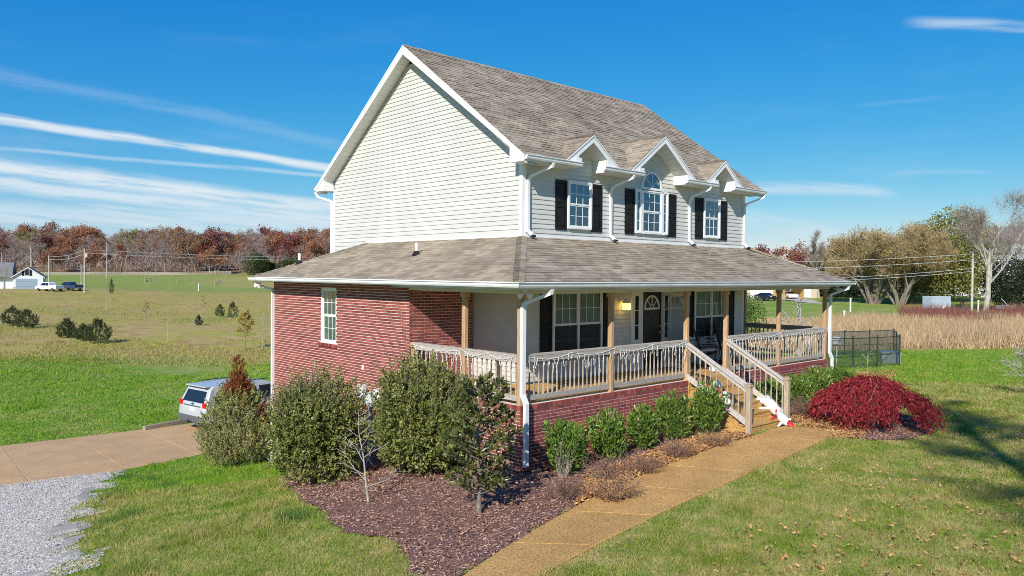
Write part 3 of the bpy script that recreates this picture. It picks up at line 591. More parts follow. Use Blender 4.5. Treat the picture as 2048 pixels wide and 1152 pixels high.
# ---- windows
def window(fn, u0, u1, z0, z1, cols=3, rows=2, sashes=2, fr=.055, back=m_dark, blind=None, units=1, proud=.075, lower_screen=False, weak=False, name='window', lab=None):
    mb = MB(fn); w = proud
    mb.box(u0, -.02, z0, u0+fr, w, z1); mb.box(u1-fr, -.02, z0, u1, w, z1); mb.box(u0+fr, -.02, z1-fr, u1-fr, w, z1); mb.box(u0+fr, -.02, z0, u1-fr, w+.012, z0+fr*.9)
    uw = (u1-u0-fr)/units; panes = []; mu = MB(fn); bl = MB(fn); bk = MB(fn); scn = MB(fn)
    for k in range(units):
        a, b = u0+fr+k*uw, u0+(k+1)*uw
        if k: mb.box(a-fr, -.02, z0+fr, a, w+.004, z1-fr)
        sh = (z1-z0-fr*1.9)/sashes
        for s in range(sashes):
            q0, q1 = z0+fr*.9+s*sh, z0+fr*.9+(s+1)*sh; dd = w-.014-(.012 if s == 0 and sashes > 1 else 0); sr = .032
            mb.box(a, dd-.02, q0, a+sr, dd, q1); mb.box(b-sr, dd-.02, q0, b, dd, q1); mb.box(a+sr, dd-.02, q0, b-sr, dd, q0+sr*1.15); mb.box(a+sr, dd-.02, q1-sr, b-sr, dd, q1)
            iw, ih = b-a-2*sr, q1-q0-2.15*sr; ua, qa = a+sr, q0+sr*1.15
            for i in range(cols):
                for j in range(rows):
                    p = MB(fn); p.quad((ua+iw*i/cols, dd-.016, qa+ih*j/rows), (ua+iw*(i+1)/cols, dd-.016, qa+ih*j/rows), (ua+iw*(i+1)/cols, dd-.016, qa+ih*(j+1)/rows), (ua+iw*i/cols, dd-.016, qa+ih*(j+1)/rows)); panes.append(p)
                    if i and not j: mu.box(ua+iw*i/cols-.007, dd-.02, qa+.001, ua+iw*i/cols+.007, dd-.010, qa+ih-.001)
                    if j and not i: mu.box(ua+.001, dd-.019, qa+ih*j/rows-.007, ua+iw-.001, dd-.011, qa+ih*j/rows+.007)
            if lower_screen and s == 0: scn.quad((a+.002, dd+.003, q0), (b-.002, dd+.003, q0), (b-.002, dd+.003, q1-.02), (a+.002, dd+.003, q1-.02))
        bk.quad((a, .0255, z0+fr*.5), (b, .0255, z0+fr*.5), (b, .0255, z1-fr*.5), (a, .0255, z1-fr*.5))
        if blind:
            zt = z0+fr; zl = z0+(z1-z0)*(1-blind)+fr; zc = z1-fr
            while zc > zl: bl.box(a+.01, .0262, zc-.020, b-.01, .0285, zc, None); zc -= .030
    wobj = mb.build(name, m_white, H)
    if lab: wobj['label'] = lab
    bk.build('backing', back, wobj)
    for p in panes: p.build('pane', (m_glass3 if weak else m_glass2) if lower_screen or weak else m_glass, wobj)
    if mu.v: mu.build('muntin', m_white, wobj)
    if bl.v: bl.build('blind', m_blind, wobj)
    if scn.v: scn.build('insect_screen', m_screen, wobj)
    return wobj
def shutter(fn, u0, u1, z0, z1):
    mb = MB(fn); st = .055; t = .038; zm = z0+(z1-z0)*.49
    mb.box(u0, .008, z0, u1, .026, z1)
    mb.box(u0, .022, z0, u0+st, t+.006, z1); mb.box(u1-st, .022, z0, u1, t+.006, z1)
    for a, b in ((z0, z0+.07), (zm-.045, zm+.045), (z1-.07, z1)): mb.box(u0+st, .022, a, u1-st, t+.006, b)
    for a, b in ((z0+.07, zm-.045), (zm+.045, z1-.07)):
        x0, x1 = u0+st+.012, u1-st-.012; a += .012; b -= .012; i = .03
        mb.add([(x0, .026, a), (x1, .026, a), (x1, .026, b), (x0, .026, b), (x0+i, t+.004, a+i), (x1-i, t+.004, a+i), (x1-i, t+.004, b-i), (x0+i, t+.004, b-i)], [(4, 5, 6, 7), (0, 1, 5, 4), (1, 2, 6, 5), (2, 3, 7, 6), (3, 0, 4, 7)])
    mb.build('shutter', m_black, H)
m_skyback = mat('dim_room', (.10, .12, .15), (.06, .07, .09), 3, .8)
window(front, 1.49, 2.37, 4.83, 6.02, back=m_skyback, blind=.95); window(front, 7.42, 8.29, 4.83, 6.02, back=m_skyback, blind=.62)
window(front, 4.42, 5.34, 4.83, 6.03, back=m_skyback)
for a, b in ((4.14, 4.42), (5.34, 5.61)): window(front, a, b, 4.83, 6.03, cols=1, rows=4, sashes=1, fr=.05, back=m_skyback)
for a, b in ((1.08, 1.475), (2.385, 2.79), (3.735, 4.13), (5.62, 6.03), (7.0, 7.405), (8.305, 8.72)): shutter(front, a, b, 4.79, 6.0)
# half round over the middle window
ax, az, ar = 4.88, 6.06, .47; am = MB(front); n = 20
outer = [(ax+ar*math.cos(t), az+ar*math.sin(t)) for t in (math.pi*k/n for k in range(n+1))]; inner = [(ax+(ar-.075)*math.cos(t), az+.03+(ar-.075)*math.sin(t)) for t in (math.pi*k/n for k in range(n+1))]
for k in range(n):
    (a, b), (c, d), (e, f), (g_, h) = outer[k], outer[k+1], inner[k+1], inner[k]
    am.add([(a, 0, b), (c, 0, d), (e, 0, f), (g_, 0, h), (a, .055, b), (c, .055, d), (e, .055, f), (g_, .055, h)], [(4, 5, 6, 7), (0, 1, 5, 4), (2, 3, 7, 6), (1, 2, 6, 5), (3, 0, 4, 7)])
am.box(ax-ar-.03, 0, az-.05, ax+ar+.03, .075, az+.035); aw = am.build('arched_window', m_white, H)
MB(front).add([(ax, .0255, az)]+[(x, .0255, z) for x, z in inner], [(0, k+1, k+2) for k in range(n)]).build('backing', m_skyback, aw)
for q in range(4):
    t = [math.pi*(q*5+k)/n for k in range(6)]; MB(front).add([(ax, .034, az+.03)]+[(ax+(ar-.075)*math.cos(s), .034, az+.03+(ar-.075)*math.sin(s)) for s in t], [(0, k+1, k+2) for k in range(5)]).build('pane', m_glass, aw)
mu = MB(front)
for t in (math.pi*.25, math.pi*.5, math.pi*.75): mu.tube([(ax, .04, az+.03), (ax+(ar-.08)*math.cos(t), .04, az+.03+(ar-.08)*math.sin(t))], .012, 5)
mu.build('muntin', m_white, aw)
# ground floor
m_green = mat('pale_lining', (.42, .46, .42), (.30, .34, .30), 2, .8)
for a, b in ((1.0, 2.82), (6.98, 8.78)): window(front, a, b, 1.62, 3.31, units=2, back=m_green, lower_screen=True)
for a, b in ((.59, .99), (2.83, 3.25), (6.58, 6.97), (8.79, 9.2)): shutter(front, a, b, 1.6, 3.31)
window(lambda u, d, z: sidew(u, d-.087, z), WWIN[0]+.002, WWIN[1]-.002, WWIN[2]+.002, WWIN[3]-.002, back=m_curtain, weak=True, lab='white sash window with brick sill in the wing')
# door set
dr = MB(front); dr.box(4.03, 0, ZD, 4.52, .035, 3.36); dr.box(5.40, 0, ZD, 5.84, .035, 3.36); dr.box(4.52, 0, 3.235, 5.40, .04, 3.36)
for a, b in ((4.03, 4.10), (4.46, 4.53), (5.39, 5.46), (5.77, 5.84)): dr.box(a, .035, ZD, b, .055, 3.36)
for a, b in ((4.10, 4.46), (5.46, 5.77)): dr.box(a, .035, 3.2, b, .05, 3.36); dr.box(a, .035, ZD, b, .05, ZD+.14)
surround = dr.build('door_surround', m_white, H)
for a, b in ((4.21, 4.35), (5.54, 5.68)):
    for j in range(3): MB(front).box(a, .036, 1.95+j*.40, b, .042, 1.95+j*.40+.375).build('pane', m_black, surround)
dm = MB(front); dm.box(4.52, .0, ZD+.02, 5.40, .02, 3.235)
for (a, b, q0, q1) in ((4.62, 4.92, 1.3, 1.85), (5.0, 5.3, 1.3, 1.85), (4.62, 4.92, 1.98, 2.68), (5.0, 5.3, 1.98, 2.68)):
    dm.add([(a, .02, q0), (b, .02, q0), (b, .02, q1), (a, .02, q1), (a+.05, .032, q0+.05), (b-.05, .032, q0+.05), (b-.05, .032, q1-.05), (a+.05, .032, q1-.05)], [(4, 5, 6, 7), (0, 1, 5, 4), (1, 2, 6, 5), (2, 3, 7, 6), (3, 0, 4, 7)])
door = dm.build('front_door', m_door, H); door['label'] = 'black front door with white half round light'
fa_ = MB(front); cx_, cz_, R_ = 4.95, 2.79, .34; n = 16
for k in range(n):
    t0, t1 = math.pi*k/n, math.pi*(k+1)/n; P4 = [(cx_+r*math.cos(t), cz_+r*1.05*math.sin(t)) for r, t in ((R_, t0), (R_, t1), (R_-.045, t1), (R_-.045, t0))]
    fa_.add([(x, .02, z) for x, z in P4]+[(x, .045, z) for x, z in P4], [(4, 5, 6, 7), (0, 1, 5, 4), (2, 3, 7, 6)])
fa_.box(cx_-R_, .02, cz_-.04, cx_+R_, .045, cz_+.01)
for t in (math.pi*.25, math.pi*.5, math.pi*.75): fa_.tube([(cx_+.08*math.cos(t), .035, cz_+.08*math.sin(t)), (cx_+(R_-.02)*math.cos(t), .035, cz_+(R_-.02)*math.sin(t))], .014, 5)
for k in range(6):
    t0, t1 = math.pi*k/6, math.pi*(k+1)/6; fa_.tube([(cx_+.09*math.cos(t0), .035, cz_+.09*math.sin(t0)), (cx_+.09*math.cos(t1), .035, cz_+.09*math.sin(t1))], .014, 4)
fa_.build('fanlight', m_white, door)
hd = MB(); hd.lathe([(.03, 0), (.03, .02), (.015, .03), (.028, .045), (.034, .07), (.02, .09)], n=10); k = hd.build('door_knob', m_steel, door); k.location = (5.31, -.02, 2.10); k.rotation_euler = (math.pi/2, 0, 0)
hd = MB(); hd.lathe([(.03, 0), (.03, .025), (.022, .035)], n=10); k = hd.build('deadbolt', m_steel, door); k.location = (5.31, -.02, 2.28); k.rotation_euler = (math.pi/2, 0, 0)
# storm door swung open against the right sidelight
sd_ = MB(); sd_.box(0, -.015, 0, .06, .015, 2.06); sd_.box(.79, -.015, 0, .85, .015, 2.06); sd_.box(.06, -.015, 0, .79, .015, .1); sd_.box(.06, -.015, 1.98, .79, .015, 2.06)
sdo = sd_.build('storm_door', m_white, H, loc=(5.41, -.07, ZD+.06), rz=math.radians(-97))
MB().quad((.06, 0, .1), (.79, 0, .1), (.79, 0, 1.98), (.06, 0, 1.98)).build('pane', m_glass, sdo)
# ---- posts
def post(x, y, z0=ZD, z1=3.31, dark=False):
    w = .055; mb = MB(); c = .012
    ring = lambda q, z: [(x-q+c, y-q, z), (x+q-c, y-q, z), (x+q, y-q+c, z), (x+q, y+q-c, z), (x+q-c, y+q, z), (x-q+c, y+q, z), (x-q, y+q-c, z), (x-q, y-q+c, z)]
    mb.loft([ring(w, z0), ring(w, z1-.11)]); mb.loft([ring(w+.022, z1-.11), ring(w+.022, z1-.004)]); mb.build('porch_post', m_post, H)
PX = [-PL+.07, .9, 3.80, 5.60, 8.42, L_+PR-.12]
for x in PX: post(x, -PF+.075)
post(-PL+.07, -.21); post(-PL+.07, YB0-.1, ZD, 2.1); post(L_+PR-.12, .85); post(L_+PR-.12, 3.6)
# ---- railings
bp = [(.019, 0), (.019, .13), (.011, .15), (.018, .17), (.011, .19), (.017, .25), (.018, .30), (.013, .42), (.011, .52), (.017, .54), (.011, .56), (.019, .58), (.019, .72)]
def baluster_mesh(hgt):
    mb = MB(); k = hgt/.72; n = 8; mb.loft([[(r*math.cos(math.pi/8+a*math.pi/4)*1.15, r*math.sin(math.pi/8+a*math.pi/4)*1.15, z*k) for a in range(n)] for r, z in bp]); return mb.mesh('baluster')
balm = baluster_mesh(.74); balm.materials.append(m_bal)
bal_var = []
for i in range(6):
    q = balm.copy(); a = q.attributes['rnd']; a.data.foreach_set('value', np.full(len(q.polygons), random.random(), np.float32)); bal_var.append(q)
def railing(a, b, n, name='railing', lab=None, parent=None):
    a, b = Vector(a), Vector(b); d = (b-a); ln = d.length; d.normalize(); up = Vector((0, 0, 1))
    mb = MB(); out = Vector((0, -1, 0)) if abs(d.x) > .5 else Vector((-1 if a.x < 0 else 1, 0, 0))
    mb.beam(a+up*.985, b+up*.985, .13, .036); mb.beam(a+up*.905+out*.036, b+up*.905+out*.036, .045, .12); mb.beam(a+up*.125, b+up*.125, .04, .10)
    r = mb.build(name, m_rail, parent or H)
    if lab: r['label'] = lab
    for i in range(n):
        p = a+(b-a)*((i+.5)/n); put('baluster', bal_var[(i*5+n) % 6], None, r, (p.x, p.y, p.z+.155), random.random())
    return r
yf = -PF+.075
railing((PX[0]+.05, yf, ZD), (PX[1]-.05, yf, ZD), 20); railing((PX[1]+.05, yf, ZD), (PX[2]-.05, yf, ZD), 19)
railing((PX[3]+.05, yf, ZD), (PX[4]-.05, yf, ZD), 18); railing((PX[4]+.05, yf, ZD), (PX[5]-.05, yf, ZD), 18)
xs = -PL+.07
railing((xs, yf+.05, ZD), (xs, -.26, ZD), 11); railing((xs, -.16, ZD), (xs, YB0-.15, ZD), 11)
xr = L_+PR-.12; railing((xr, yf+.05, ZD), (xr, .8, ZD), 18); railing((xr, .9, ZD), (xr, 3.55, ZD), 18)
# ---- downspouts
def spout(pts, mtl=m_white, w=.075, h=.055):
    mb = MB(); P = [Vector(p) for p in pts]
    for i in range(len(P)-1):
        d = (P[i+1]-P[i]).normalized(); mb.beam(P[i]-d*.012, P[i+1]+d*.012, w, h, (0, 1, .02) if abs(d.z) > .5 else (0, 0, 1))
    mb.build('downspout', mtl, H)
for x in (.14, 3.12, 6.68, 9.70):
    xx = x+.35 if x < 9 else x+.42
    spout([(xx, -OE-.045, 6.28), (xx-.02, -OE-.02, 6.2), (x+.03, -.10, 5.98), (x, -.055, 5.88), (x, -.055, 4.72), (x+.03, -.16, 4.62)], w=.07, h=.055)
    MB().box(x, -.25, 4.565, x+.07, -.15, 4.61).build('spout_mouth', m_black, H)
spout([(-.35, D_+.55, 6.24), (-.3, D_+.5, 6.1), (-.05, D_+.06, 5.95), (-.05, D_+.05, 3.7)])
spout([(-EL+.05, YB1+.28, 3.42), (-EL+.1, YB1+.26, 3.32), (-PL-.05, YB1-.02, 3.18), (-PL-.05, YB1-.02, -1.95)], w=.09, h=.065)
spout([(-PL+.35, -EF-.02, 3.44), (-PL+.33, -EF, 3.33), (-PL+.06, -PF-.05, 3.12), (-PL+.02, -PF-.05, 3.05), (-PL+.02, -PF-.05, 1.33), (-PL+.06, -PF-.11, 1.15), (-PL+.06, -PF-.11, -.08)], w=.095, h=.07)
spout([(L_+ER-.25, -EF-.02, 3.44), (L_+ER-.28, -EF, 3.33), (L_+PR-.02, -PF-.05, 3.12), (L_+PR, -PF-.05, 3.05), (L_+PR, -PF-.05, 1.3), (L_+PR+.1, -PF-.09, 1.1), (L_+PR+.1, -PF-.09, .05)], w=.095, h=.07)
# ---- roof vents and wall fittings
for (x, y) in ((-1.0, 2.78), (-1.5, 8.0)):
    zr = ZE+(EL+x)/EL*(ZF-ZE); v = MB(); v.tube([(x, y, zr-.05), (x, y, zr+.30)], .038, 10); vo = v.build('vent_pipe', m_white, H)
    b_ = MB(); b_.lathe([(.14, -.05), (.10, .02), (.06, .08), (.045, .10)], (x, y, zr), 10); b_.build('pipe_boot', m_black, vo)
MB(sidew).box(3.69, .009, 1.26, 3.77, .03, 1.38).build('outlet_cover', m_white, H)
# ------------------------------------------------------------------ steps with their handrails
XL, XR_ = 3.80, 5.60
ST = empty('porch_steps', (4.7, -2.03, 0.05), 0, 'exposed aggregate steps with weathered wooden handrails climbing to the porch', 'steps')
class LMB(MB):
    """mesh builder in world coordinates for a part of a thing at base b"""
    def __init__(s, b): super().__init__(lambda x, y, z: (x-b[0], y-b[1], z-b[2]))
SB = (4.7, -2.03, .05); td, rh = .335, .177
for i in range(5):
    y1 = -PF-.02-td*i-.001; m = LMB(SB); zt = 1.104-rh*(i+1); m.box(XL+.05, y1-td, -.35, XR_-.05, y1, zt-.035); m.box(XL+.03, y1-td-.022, zt-.035, XR_-.03, y1, zt); m.build('step', m_agg, ST)
MB().box(3.785, -PF-.045, .86, 5.615, -PF+.2, 1.106).build('landing_edge', m_agg, H)
MB().box(3.79, -PF-.02, -.3, 5.61, -PF-.001, .86).build('landing_face', m_agg, H)
m_slope = mat('weathered_wood_slope', (.62, .575, .52), (.38, .34, .30), 3, .85, bump=.35, bscale=12, stretch=(30, 5, 12), contrast=(.3, .72))
for x in (XL, XR_):
    a, b = Vector((x, -PF+.05, 2.03)), Vector((x, -3.66, 1.10)); dn = Vector((0, 0, -1)); m = LMB(SB)
    m.beam(a, b, .115, .04); m.beam(a+dn*.075, b+dn*.075, .04, .10); m.beam(a+dn*.83, b+dn*.83, .045, .13); r = m.build('stair_railing', m_slope, ST)
    for i in range(11):
        p = a+(b-a)*((i+.6)/11.2); put('baluster', bal_var[(i*7) % 6], None, r, (p.x-SB[0], p.y-SB[1], p.z-.86-SB[2]), random.random())
    m = LMB(SB); y = -3.69; w = .062; c = .012
    ring = lambda q, z: [(x-q+c, y-q, z), (x+q-c, y-q, z), (x+q, y-q+c, z), (x+q, y+q-c, z), (x+q-c, y+q, z), (x-q+c, y+q, z), (x-q, y+q-c, z), (x-q, y-q+c, z)]
    m.loft([ring(w, -.05), ring(w, 1.14)]); m.loft([ring(w+.018, 1.14), ring(w+.02, 1.165), ring(w+.02, 1.175)]); m.loft([ring(w-.005, 1.175), ring(w+.008, 1.20), ring(w-.03, 1.215)]); m.build('newel_post', m_newel, ST)
# ------------------------------------------------------------------ icicle light strings on the rails
m_cord = mat('white_cord', (.82, .81, .77), (.72, .71, .66), 5, .6)
m_bulb = mat('clear_bulb', (.75, .75, .72), None, 5, .25)
def lights(a, b, label, fall=(-.0, -.075, 0), seed=1, loops=2):
    R = random.Random(seed); a, b = Vector(a), Vector(b); f = Vector(fall); mb = MB(); bm = MB(); ln = (b-a).length; n = int(ln/.05); pts = []
    for i in range(n+1):
        t = i/n; s = abs(math.sin(math.pi*loops*t)); p = a.lerp(b, t)+f+Vector((0, 0, -.09*s-.015+R.uniform(-.008, .008))); pts.append(p)
    mb.tube([p-a for p in pts], .0065, 4)
    i = 1
    while i < n:
        p = pts[i]; L0 = R.choice((.18, .26, .34, .42)) * R.uniform(.7, 1.1); q = [p]; k = int(L0/.045); hx = 0
        for j in range(k):
            hx += R.uniform(-.022, .022); q.append(p+(b-a).normalized()*hx+f*R.uniform(0, .35)+Vector((0, 0, -.045*(j+1))))
            if j % 2: c = q[-1]-a; bm.tube([c, c+Vector((R.uniform(-.02, .02), R.uniform(-.01, .01), -.028))], [.009, .004], 5)
        if R.random() < .25: q += [q[-1]+(b-a).normalized()*.04+Vector((0, 0, .02)), q[-1]+(b-a).normalized()*.05+Vector((0, 0, .10))]
        mb.tube([c-a for c in q], .005, 4); i += R.choice((2, 3, 3, 4))
    root = empty('icicle_light_string', a, 0, label, 'string lights', 'icicle lights on the porch railings')
    mb.build('cord', m_cord, root); bm.build('bulbs', m_bulb, root)['kind'] = 'stuff'
zt = ZD+.985
lights((PX[0]+.1, yf, zt), (PX[1], yf, zt), 'white icicle lights draped on the front rail beside the corner downspout', seed=2)
lights((PX[1], yf, zt), (PX[2]-.05, yf, zt), 'white icicle lights draped on the front rail up to the steps', seed=3)
lights((PX[3]+.05, yf, zt), (PX[4], yf, zt), 'white icicle lights draped on the front rail just past the steps', seed=4)
lights((PX[4], yf, zt), (PX[5]-.03, yf, zt), 'white icicle lights draped on the rail at the far end of the porch', seed=5)
lights((xs, yf+.1, zt), (xs, -.2, zt), 'white icicle lights on the side rail facing the big bushes', fall=(-.075, 0, 0), seed=6)
lights((xs, -.2, zt), (xs, YB0-.12, zt), 'tangled white icicle lights on the side rail against the brick wing', fall=(-.075, 0, 0), seed=7, loops=1)
# ------------------------------------------------------------------ lamps
m_lampwhite = mat('lamp_white', (.78, .77, .74), None, 4, .4)
m_lit = mat('lit_shade', (.9, .75, .4), None, 4, .3, emit=(1., .62, .12), estr=3.2)
m_frost = mat('frosted_shade', (.66, .64, .6), None, 4, .2)
def lantern(x, z, lit, label):
    r = empty('wall_lantern', (x, -.015, z), 0, label, 'wall lamp')
    m = MB(); m.lathe([(.0, 0), (.075, .0), (.075, .02), (.05, .035), (0, .04)], n=16); o = m.build('back_plate', m_lampwhite, r); o.rotation_euler = (math.pi/2, 0, 0); o.scale = (1, 1.5, 1)
    m = MB(); m.tube([(0, -.03, 0), (0, -.09, .045), (0, -.15, .06), (0, -.19, .02)], .014, 7); m.tube([(0, -.19, .02), (0, -.19, .15)], .008, 6); m.build('arm', m_lampwhite, r)
    m = MB(); m.lathe([(.03, .045), (.055, .03), (.10, -.03), (.112, -.06), (.10, -.06)], (0, -.19, 0), 16); m.build('hood', m_lampwhite, r)
    m = MB()
    if lit:
        m.loft([[(s*.078*a, -.19+s*.078*b, q) for a, b in ((-1, -1), (1, -1), (1, 1), (-1, 1))] for s, q in ((.85, -.06), (1, -.09), (1.05, -.24))]); m.build('shade', m_lit, r)
        m = MB()
        for a, b in ((-1, -1), (1, -1), (1, 1), (-1, 1)): m.tube([(a*.083, -.19+b*.083, -.06), (a*.09, -.19+b*.09, -.245)], .007, 4)
        m.tube([(-.09, -.28, -.245), (.09, -.28, -.245), (.09, -.10, -.245), (-.09, -.10, -.245), (-.09, -.28, -.245)], .007, 4); m.build('cage', m_lampwhite, r)
    else: m.lathe([(.05, -.06), (.075, -.08), (.088, -.12), (.07, -.165), (.03, -.18)], (0, -.19, 0), 14); m.build('shade', m_frost, r)
lantern(3.62, 3.02, True, 'lit white lantern glowing amber between the shutter and the front door')
lantern(6.02, 3.02, False, 'unlit white lantern right of the front door')
def flood(p, ang, label):
    r = empty('floodlight', p, ang, label, 'floodlight'); m = MB(); m.lathe([(.055, 0), (.055, -.025), (.04, -.035), (.035, -.05)], n=12); m.build('mount', m_lampwhite, r)
    for s in (-1, 1):
        m = MB(); d = Vector((s*.75, -.55, -.55)).normalized(); c = Vector((0, 0, -.05)); rings = []; sd = d.cross(Vector((0, 0, 1))).normalized(); u = sd.cross(d)
        for t, q in ((0, .016), (.05, .018), (.07, .035), (.11, .045), (.155, .062), (.165, .058)): rings.append([c+d*t+(sd*math.cos(k*math.pi/6)+u*math.sin(k*math.pi/6))*q for k in range(12)])
        m.loft(rings); m.build('lamp_head', m_lampwhite, r)
flood((-PL-.1, -PF-.22, 3.40), math.radians(-45), 'twin white floodlight under the porch corner by the downspout')
flood((L_+ER-.25, -EF+.35, 3.40), 0, 'twin white floodlight under the far front corner of the porch roof')
flood((-EL+.15, YB1+.22, 3.40), math.radians(-90), 'twin white floodlight under the eave at the back of the brick wing')
# ------------------------------------------------------------------ meters on the brick wing
wx = -PL-.009
m = MB(); r = empty('electric_meter', (wx, 3.70, .5), 0, 'white electric meter with round glass on the brick wing', 'meter')
m.box(-.11, -.12, 0, 0, .12, .40); m.box(-.125, -.105, .02, -.11, .105, .38); m.build('cabinet', m_greybox, r)
q = MB(); q.lathe([(.085, 0), (.085, .02), (.075, .07), (.05, .085)], n=16); q = q.build('meter_glass', m_frost, r); q.location = (-.125, 0, .22); q.rotation_euler = (0, -math.pi/2, 0)
q = MB(); q.tube([(-.06, 0, 0), (-.06, 0, -1.7)], .028, 8); q.build('conduit', m_greybox, r)
r = empty('utility_box', (wx, 3.27, .42), 0, 'pale grey utility box with conduit right beside the meter', 'utility box')
m = MB(); m.box(-.13, -.15, 0, 0, .15, .32); m.box(-.145, -.155, .03, -.13, .155, .30); m.box(-.15, -.165, .325, 0, .165, .335); m.build('cabinet', m_greybox, r); q = MB(); q.tube([(-.07, .06, 0), (-.07, .06, -1.6)], .033, 8); q.build('conduit', m_white, r)
r = empty('utility_box', (wx, 2.94, .50), 0, 'white disconnect box on the brick wing nearest the porch rail', 'utility box')
m = MB(); m.box(-.10, -.13, 0, 0, .13, .33); m.box(-.115, -.135, .04, -.10, .135, .33); m.box(-.12, -.14, .335, 0, .14, .345); m.build('cabinet', m_white, r); q = MB(); q.tube([(-.05, 0, 0), (-.05, 0, -.6)], .02, 8); q.build('conduit', m_greybox, r)
# ------------------------------------------------------------------ porch furniture
m_sling = mat('black_sling', (.022, .023, .027), (.03, .031, .036), 40, .75)
m_frame = mat('black_frame', (.02, .02, .022), None, 4, .4)
def rocker(loc, rz, label):
    r = empty('rocking_chair', loc, rz, label, 'chair', 'chairs on the porch')
    # faces -Y
    m = MB(); m.add([(-.25, -.24, .43), (.25, -.24, .43), (.25, .20, .37), (-.25, .20, .37), (-.25, -.24, .41), (.25, -.24, .41), (.25, .20, .35), (-.25, .20, .35)], [(0, 1, 2, 3), (7, 6, 5, 4), (0, 4, 5, 1), (1, 5, 6, 2), (2, 6, 7, 3), (3, 7, 4, 0)]); m.build('seat', m_sling, r)
    m = MB(); m.add([(-.25, .20, .37), (.25, .20, .37), (.24, .42, 1.12), (-.24, .42, 1.12), (-.25, .225, .37), (.25, .225, .37), (.24, .445, 1.12), (-.24, .445, 1.12)], [(0, 1, 2, 3), (7, 6, 5, 4), (0, 4, 5, 1), (1, 5, 6, 2), (2, 6, 7, 3), (3, 7, 4, 0)]); m.build('backrest', m_sling, r)
    for s in (-1, 1):
        x = s*.27; m = MB(); m.tube([(x, .44, 1.14), (x, .2, .37), (x, -.26, .44)], .016, 6); m.build('side_frame', m_frame, r)
        m = MB(); m.box(x-.03, -.26, .62, x+.03, .28, .64); m.build('armrest', m_frame, r)
        m = MB(); m.tube([(x, -.22, .62), (x, -.2, .05)], .015, 6); m.build('leg', m_frame, r); m = MB(); m.tube([(x, .26, .62), (x, .2, .05)], .015, 6); m.build('leg', m_frame, r)
        m = MB(); m.tube([(x, -.42, .07), (x, -.2, .022), (x, .1, .018), (x, .4, .05), (x, .52, .09)], .016, 6); m.build('rocker', m_frame, r)
c1 = on(1412, 700, 1, -.85); c2 = on(1440, 695, 1, -.55)
rocker((c1[0], -.95, ZD+.004), math.radians(38), 'black sling rocking chair on the porch beside the stair post')
rocker((c2[0]+.35, -.62, ZD+.004), math.radians(38), 'black sling rocking chair next to the window, farther from the door')
r = empty('bench', (7.35, -.28, ZD+.004), 0, 'white wooden bench under the porch window behind the rocking chairs', 'bench')
m = MB(); m.box(-.75, -.2, .40, .75, .2, .44); m.build('seat', m_white, r)
for x in (-.7, .7):
    m = MB(); m.box(x-.03, .15, 0, x+.03, .2, .82); m.build('leg', m_white, r); m = MB(); m.box(x-.03, -.2, 0, x+.03, -.14, .60); m.build('leg', m_white, r); m = MB(); m.box(x-.035, -.21, .60, x+.035, .149, .63); m.build('armrest', m_white, r)
for k in range(3): m = MB(); m.box(-.67, .16, .52+k*.1, .67, .18, .58+k*.1); m.build('slat', m_white, r)
def ell(mb, c, rad, n=10, k=7, tilt=None):
    rings = []
    for i in range(k+1):
        a = -math.pi/2+math.pi*i/k; q = max(.02, math.cos(a)); rings.append([(c[0]+rad[0]*q*math.cos(t), c[1]+rad[1]*q*math.sin(t), c[2]+rad[2]*math.sin(a)) for t in (j*2*math.pi/n for j in range(n))])
    return mb.loft(rings)
m_pill = mat('patterned_cushion', (.45, .44, .42), (.08, .08, .09), 30, .8, contrast=(.45, .55))
tag(ell(MB(), (0, 0, 0), (.22, .09, .19), 14, 9).build('cushion', m_pill, loc=(7.1, -.26, ZD+.63), smooth=True), 'grey patterned cushion standing on the white porch bench', 'cushion')
# ------------------------------------------------------------------ slumped white yard figures
m_fab = mat('white_fabric', (.80, .80, .80), (.70, .70, .72), 9, .6, bump=.3, bscale=14); m_redf = mat('red_fabric', (.55, .02, .03), (.4, .012, .02), 10, .6); m_greenf = mat('green_fabric', (.02, .27, .16), (.015, .2, .12), 10, .6); m_pinkf = mat('pink_fabric', (.62, .22, .2), (.5, .15, .14), 10, .6)
B0 = (5.15, -3.25, .36); r = empty('yard_figure', B0, 0, 'limp white cloth animal figure with red scarf lying head down on the steps', 'decoration', 'holiday figures on the steps')
P = lambda px, py, y: Vector(tuple(on(px, py, 1, y)))-Vector(B0)
hips, chest, neck, head = P(1532, 800, -3.05), P(1546, 815, -3.38), P(1556, 826, -3.62), P(1571, 843, -3.88)
m = MB(); m.tube([P(1526, 796, -2.95), hips, chest, P(1553, 823, -3.55), neck], [.05, .145, .14, .11, .07], 12)
m.tube([hips+Vector((-.05, 0, .02)), P(1524, 803, -3.05), P(1514, 799, -3.0)], [.085, .075, .06], 10); m.tube([chest+Vector((-.08, 0, -.02)), P(1535, 820, -3.3), P(1519, 820, -3.2)], [.08, .08, .065], 10)
m.tube([neck, P(1564, 836, -3.75), head, P(1577, 849, -3.97)], [.07, .11, .105, .05], 12); m.tube([P(1563, 845, -3.8), P(1556, 853, -3.82)], [.05, .02], 7)
m.build('body', m_fab, r, smooth=True)
for a, b in (((1519, 800), -3.0), ((1520, 820), -3.2)):
    q = P(a[0], a[1], b); m = MB(); ell(m, q+Vector((-.05, -.01, -.02)), (.06, .07, .06)); m.build('foot', m_greenf, r, smooth=True)
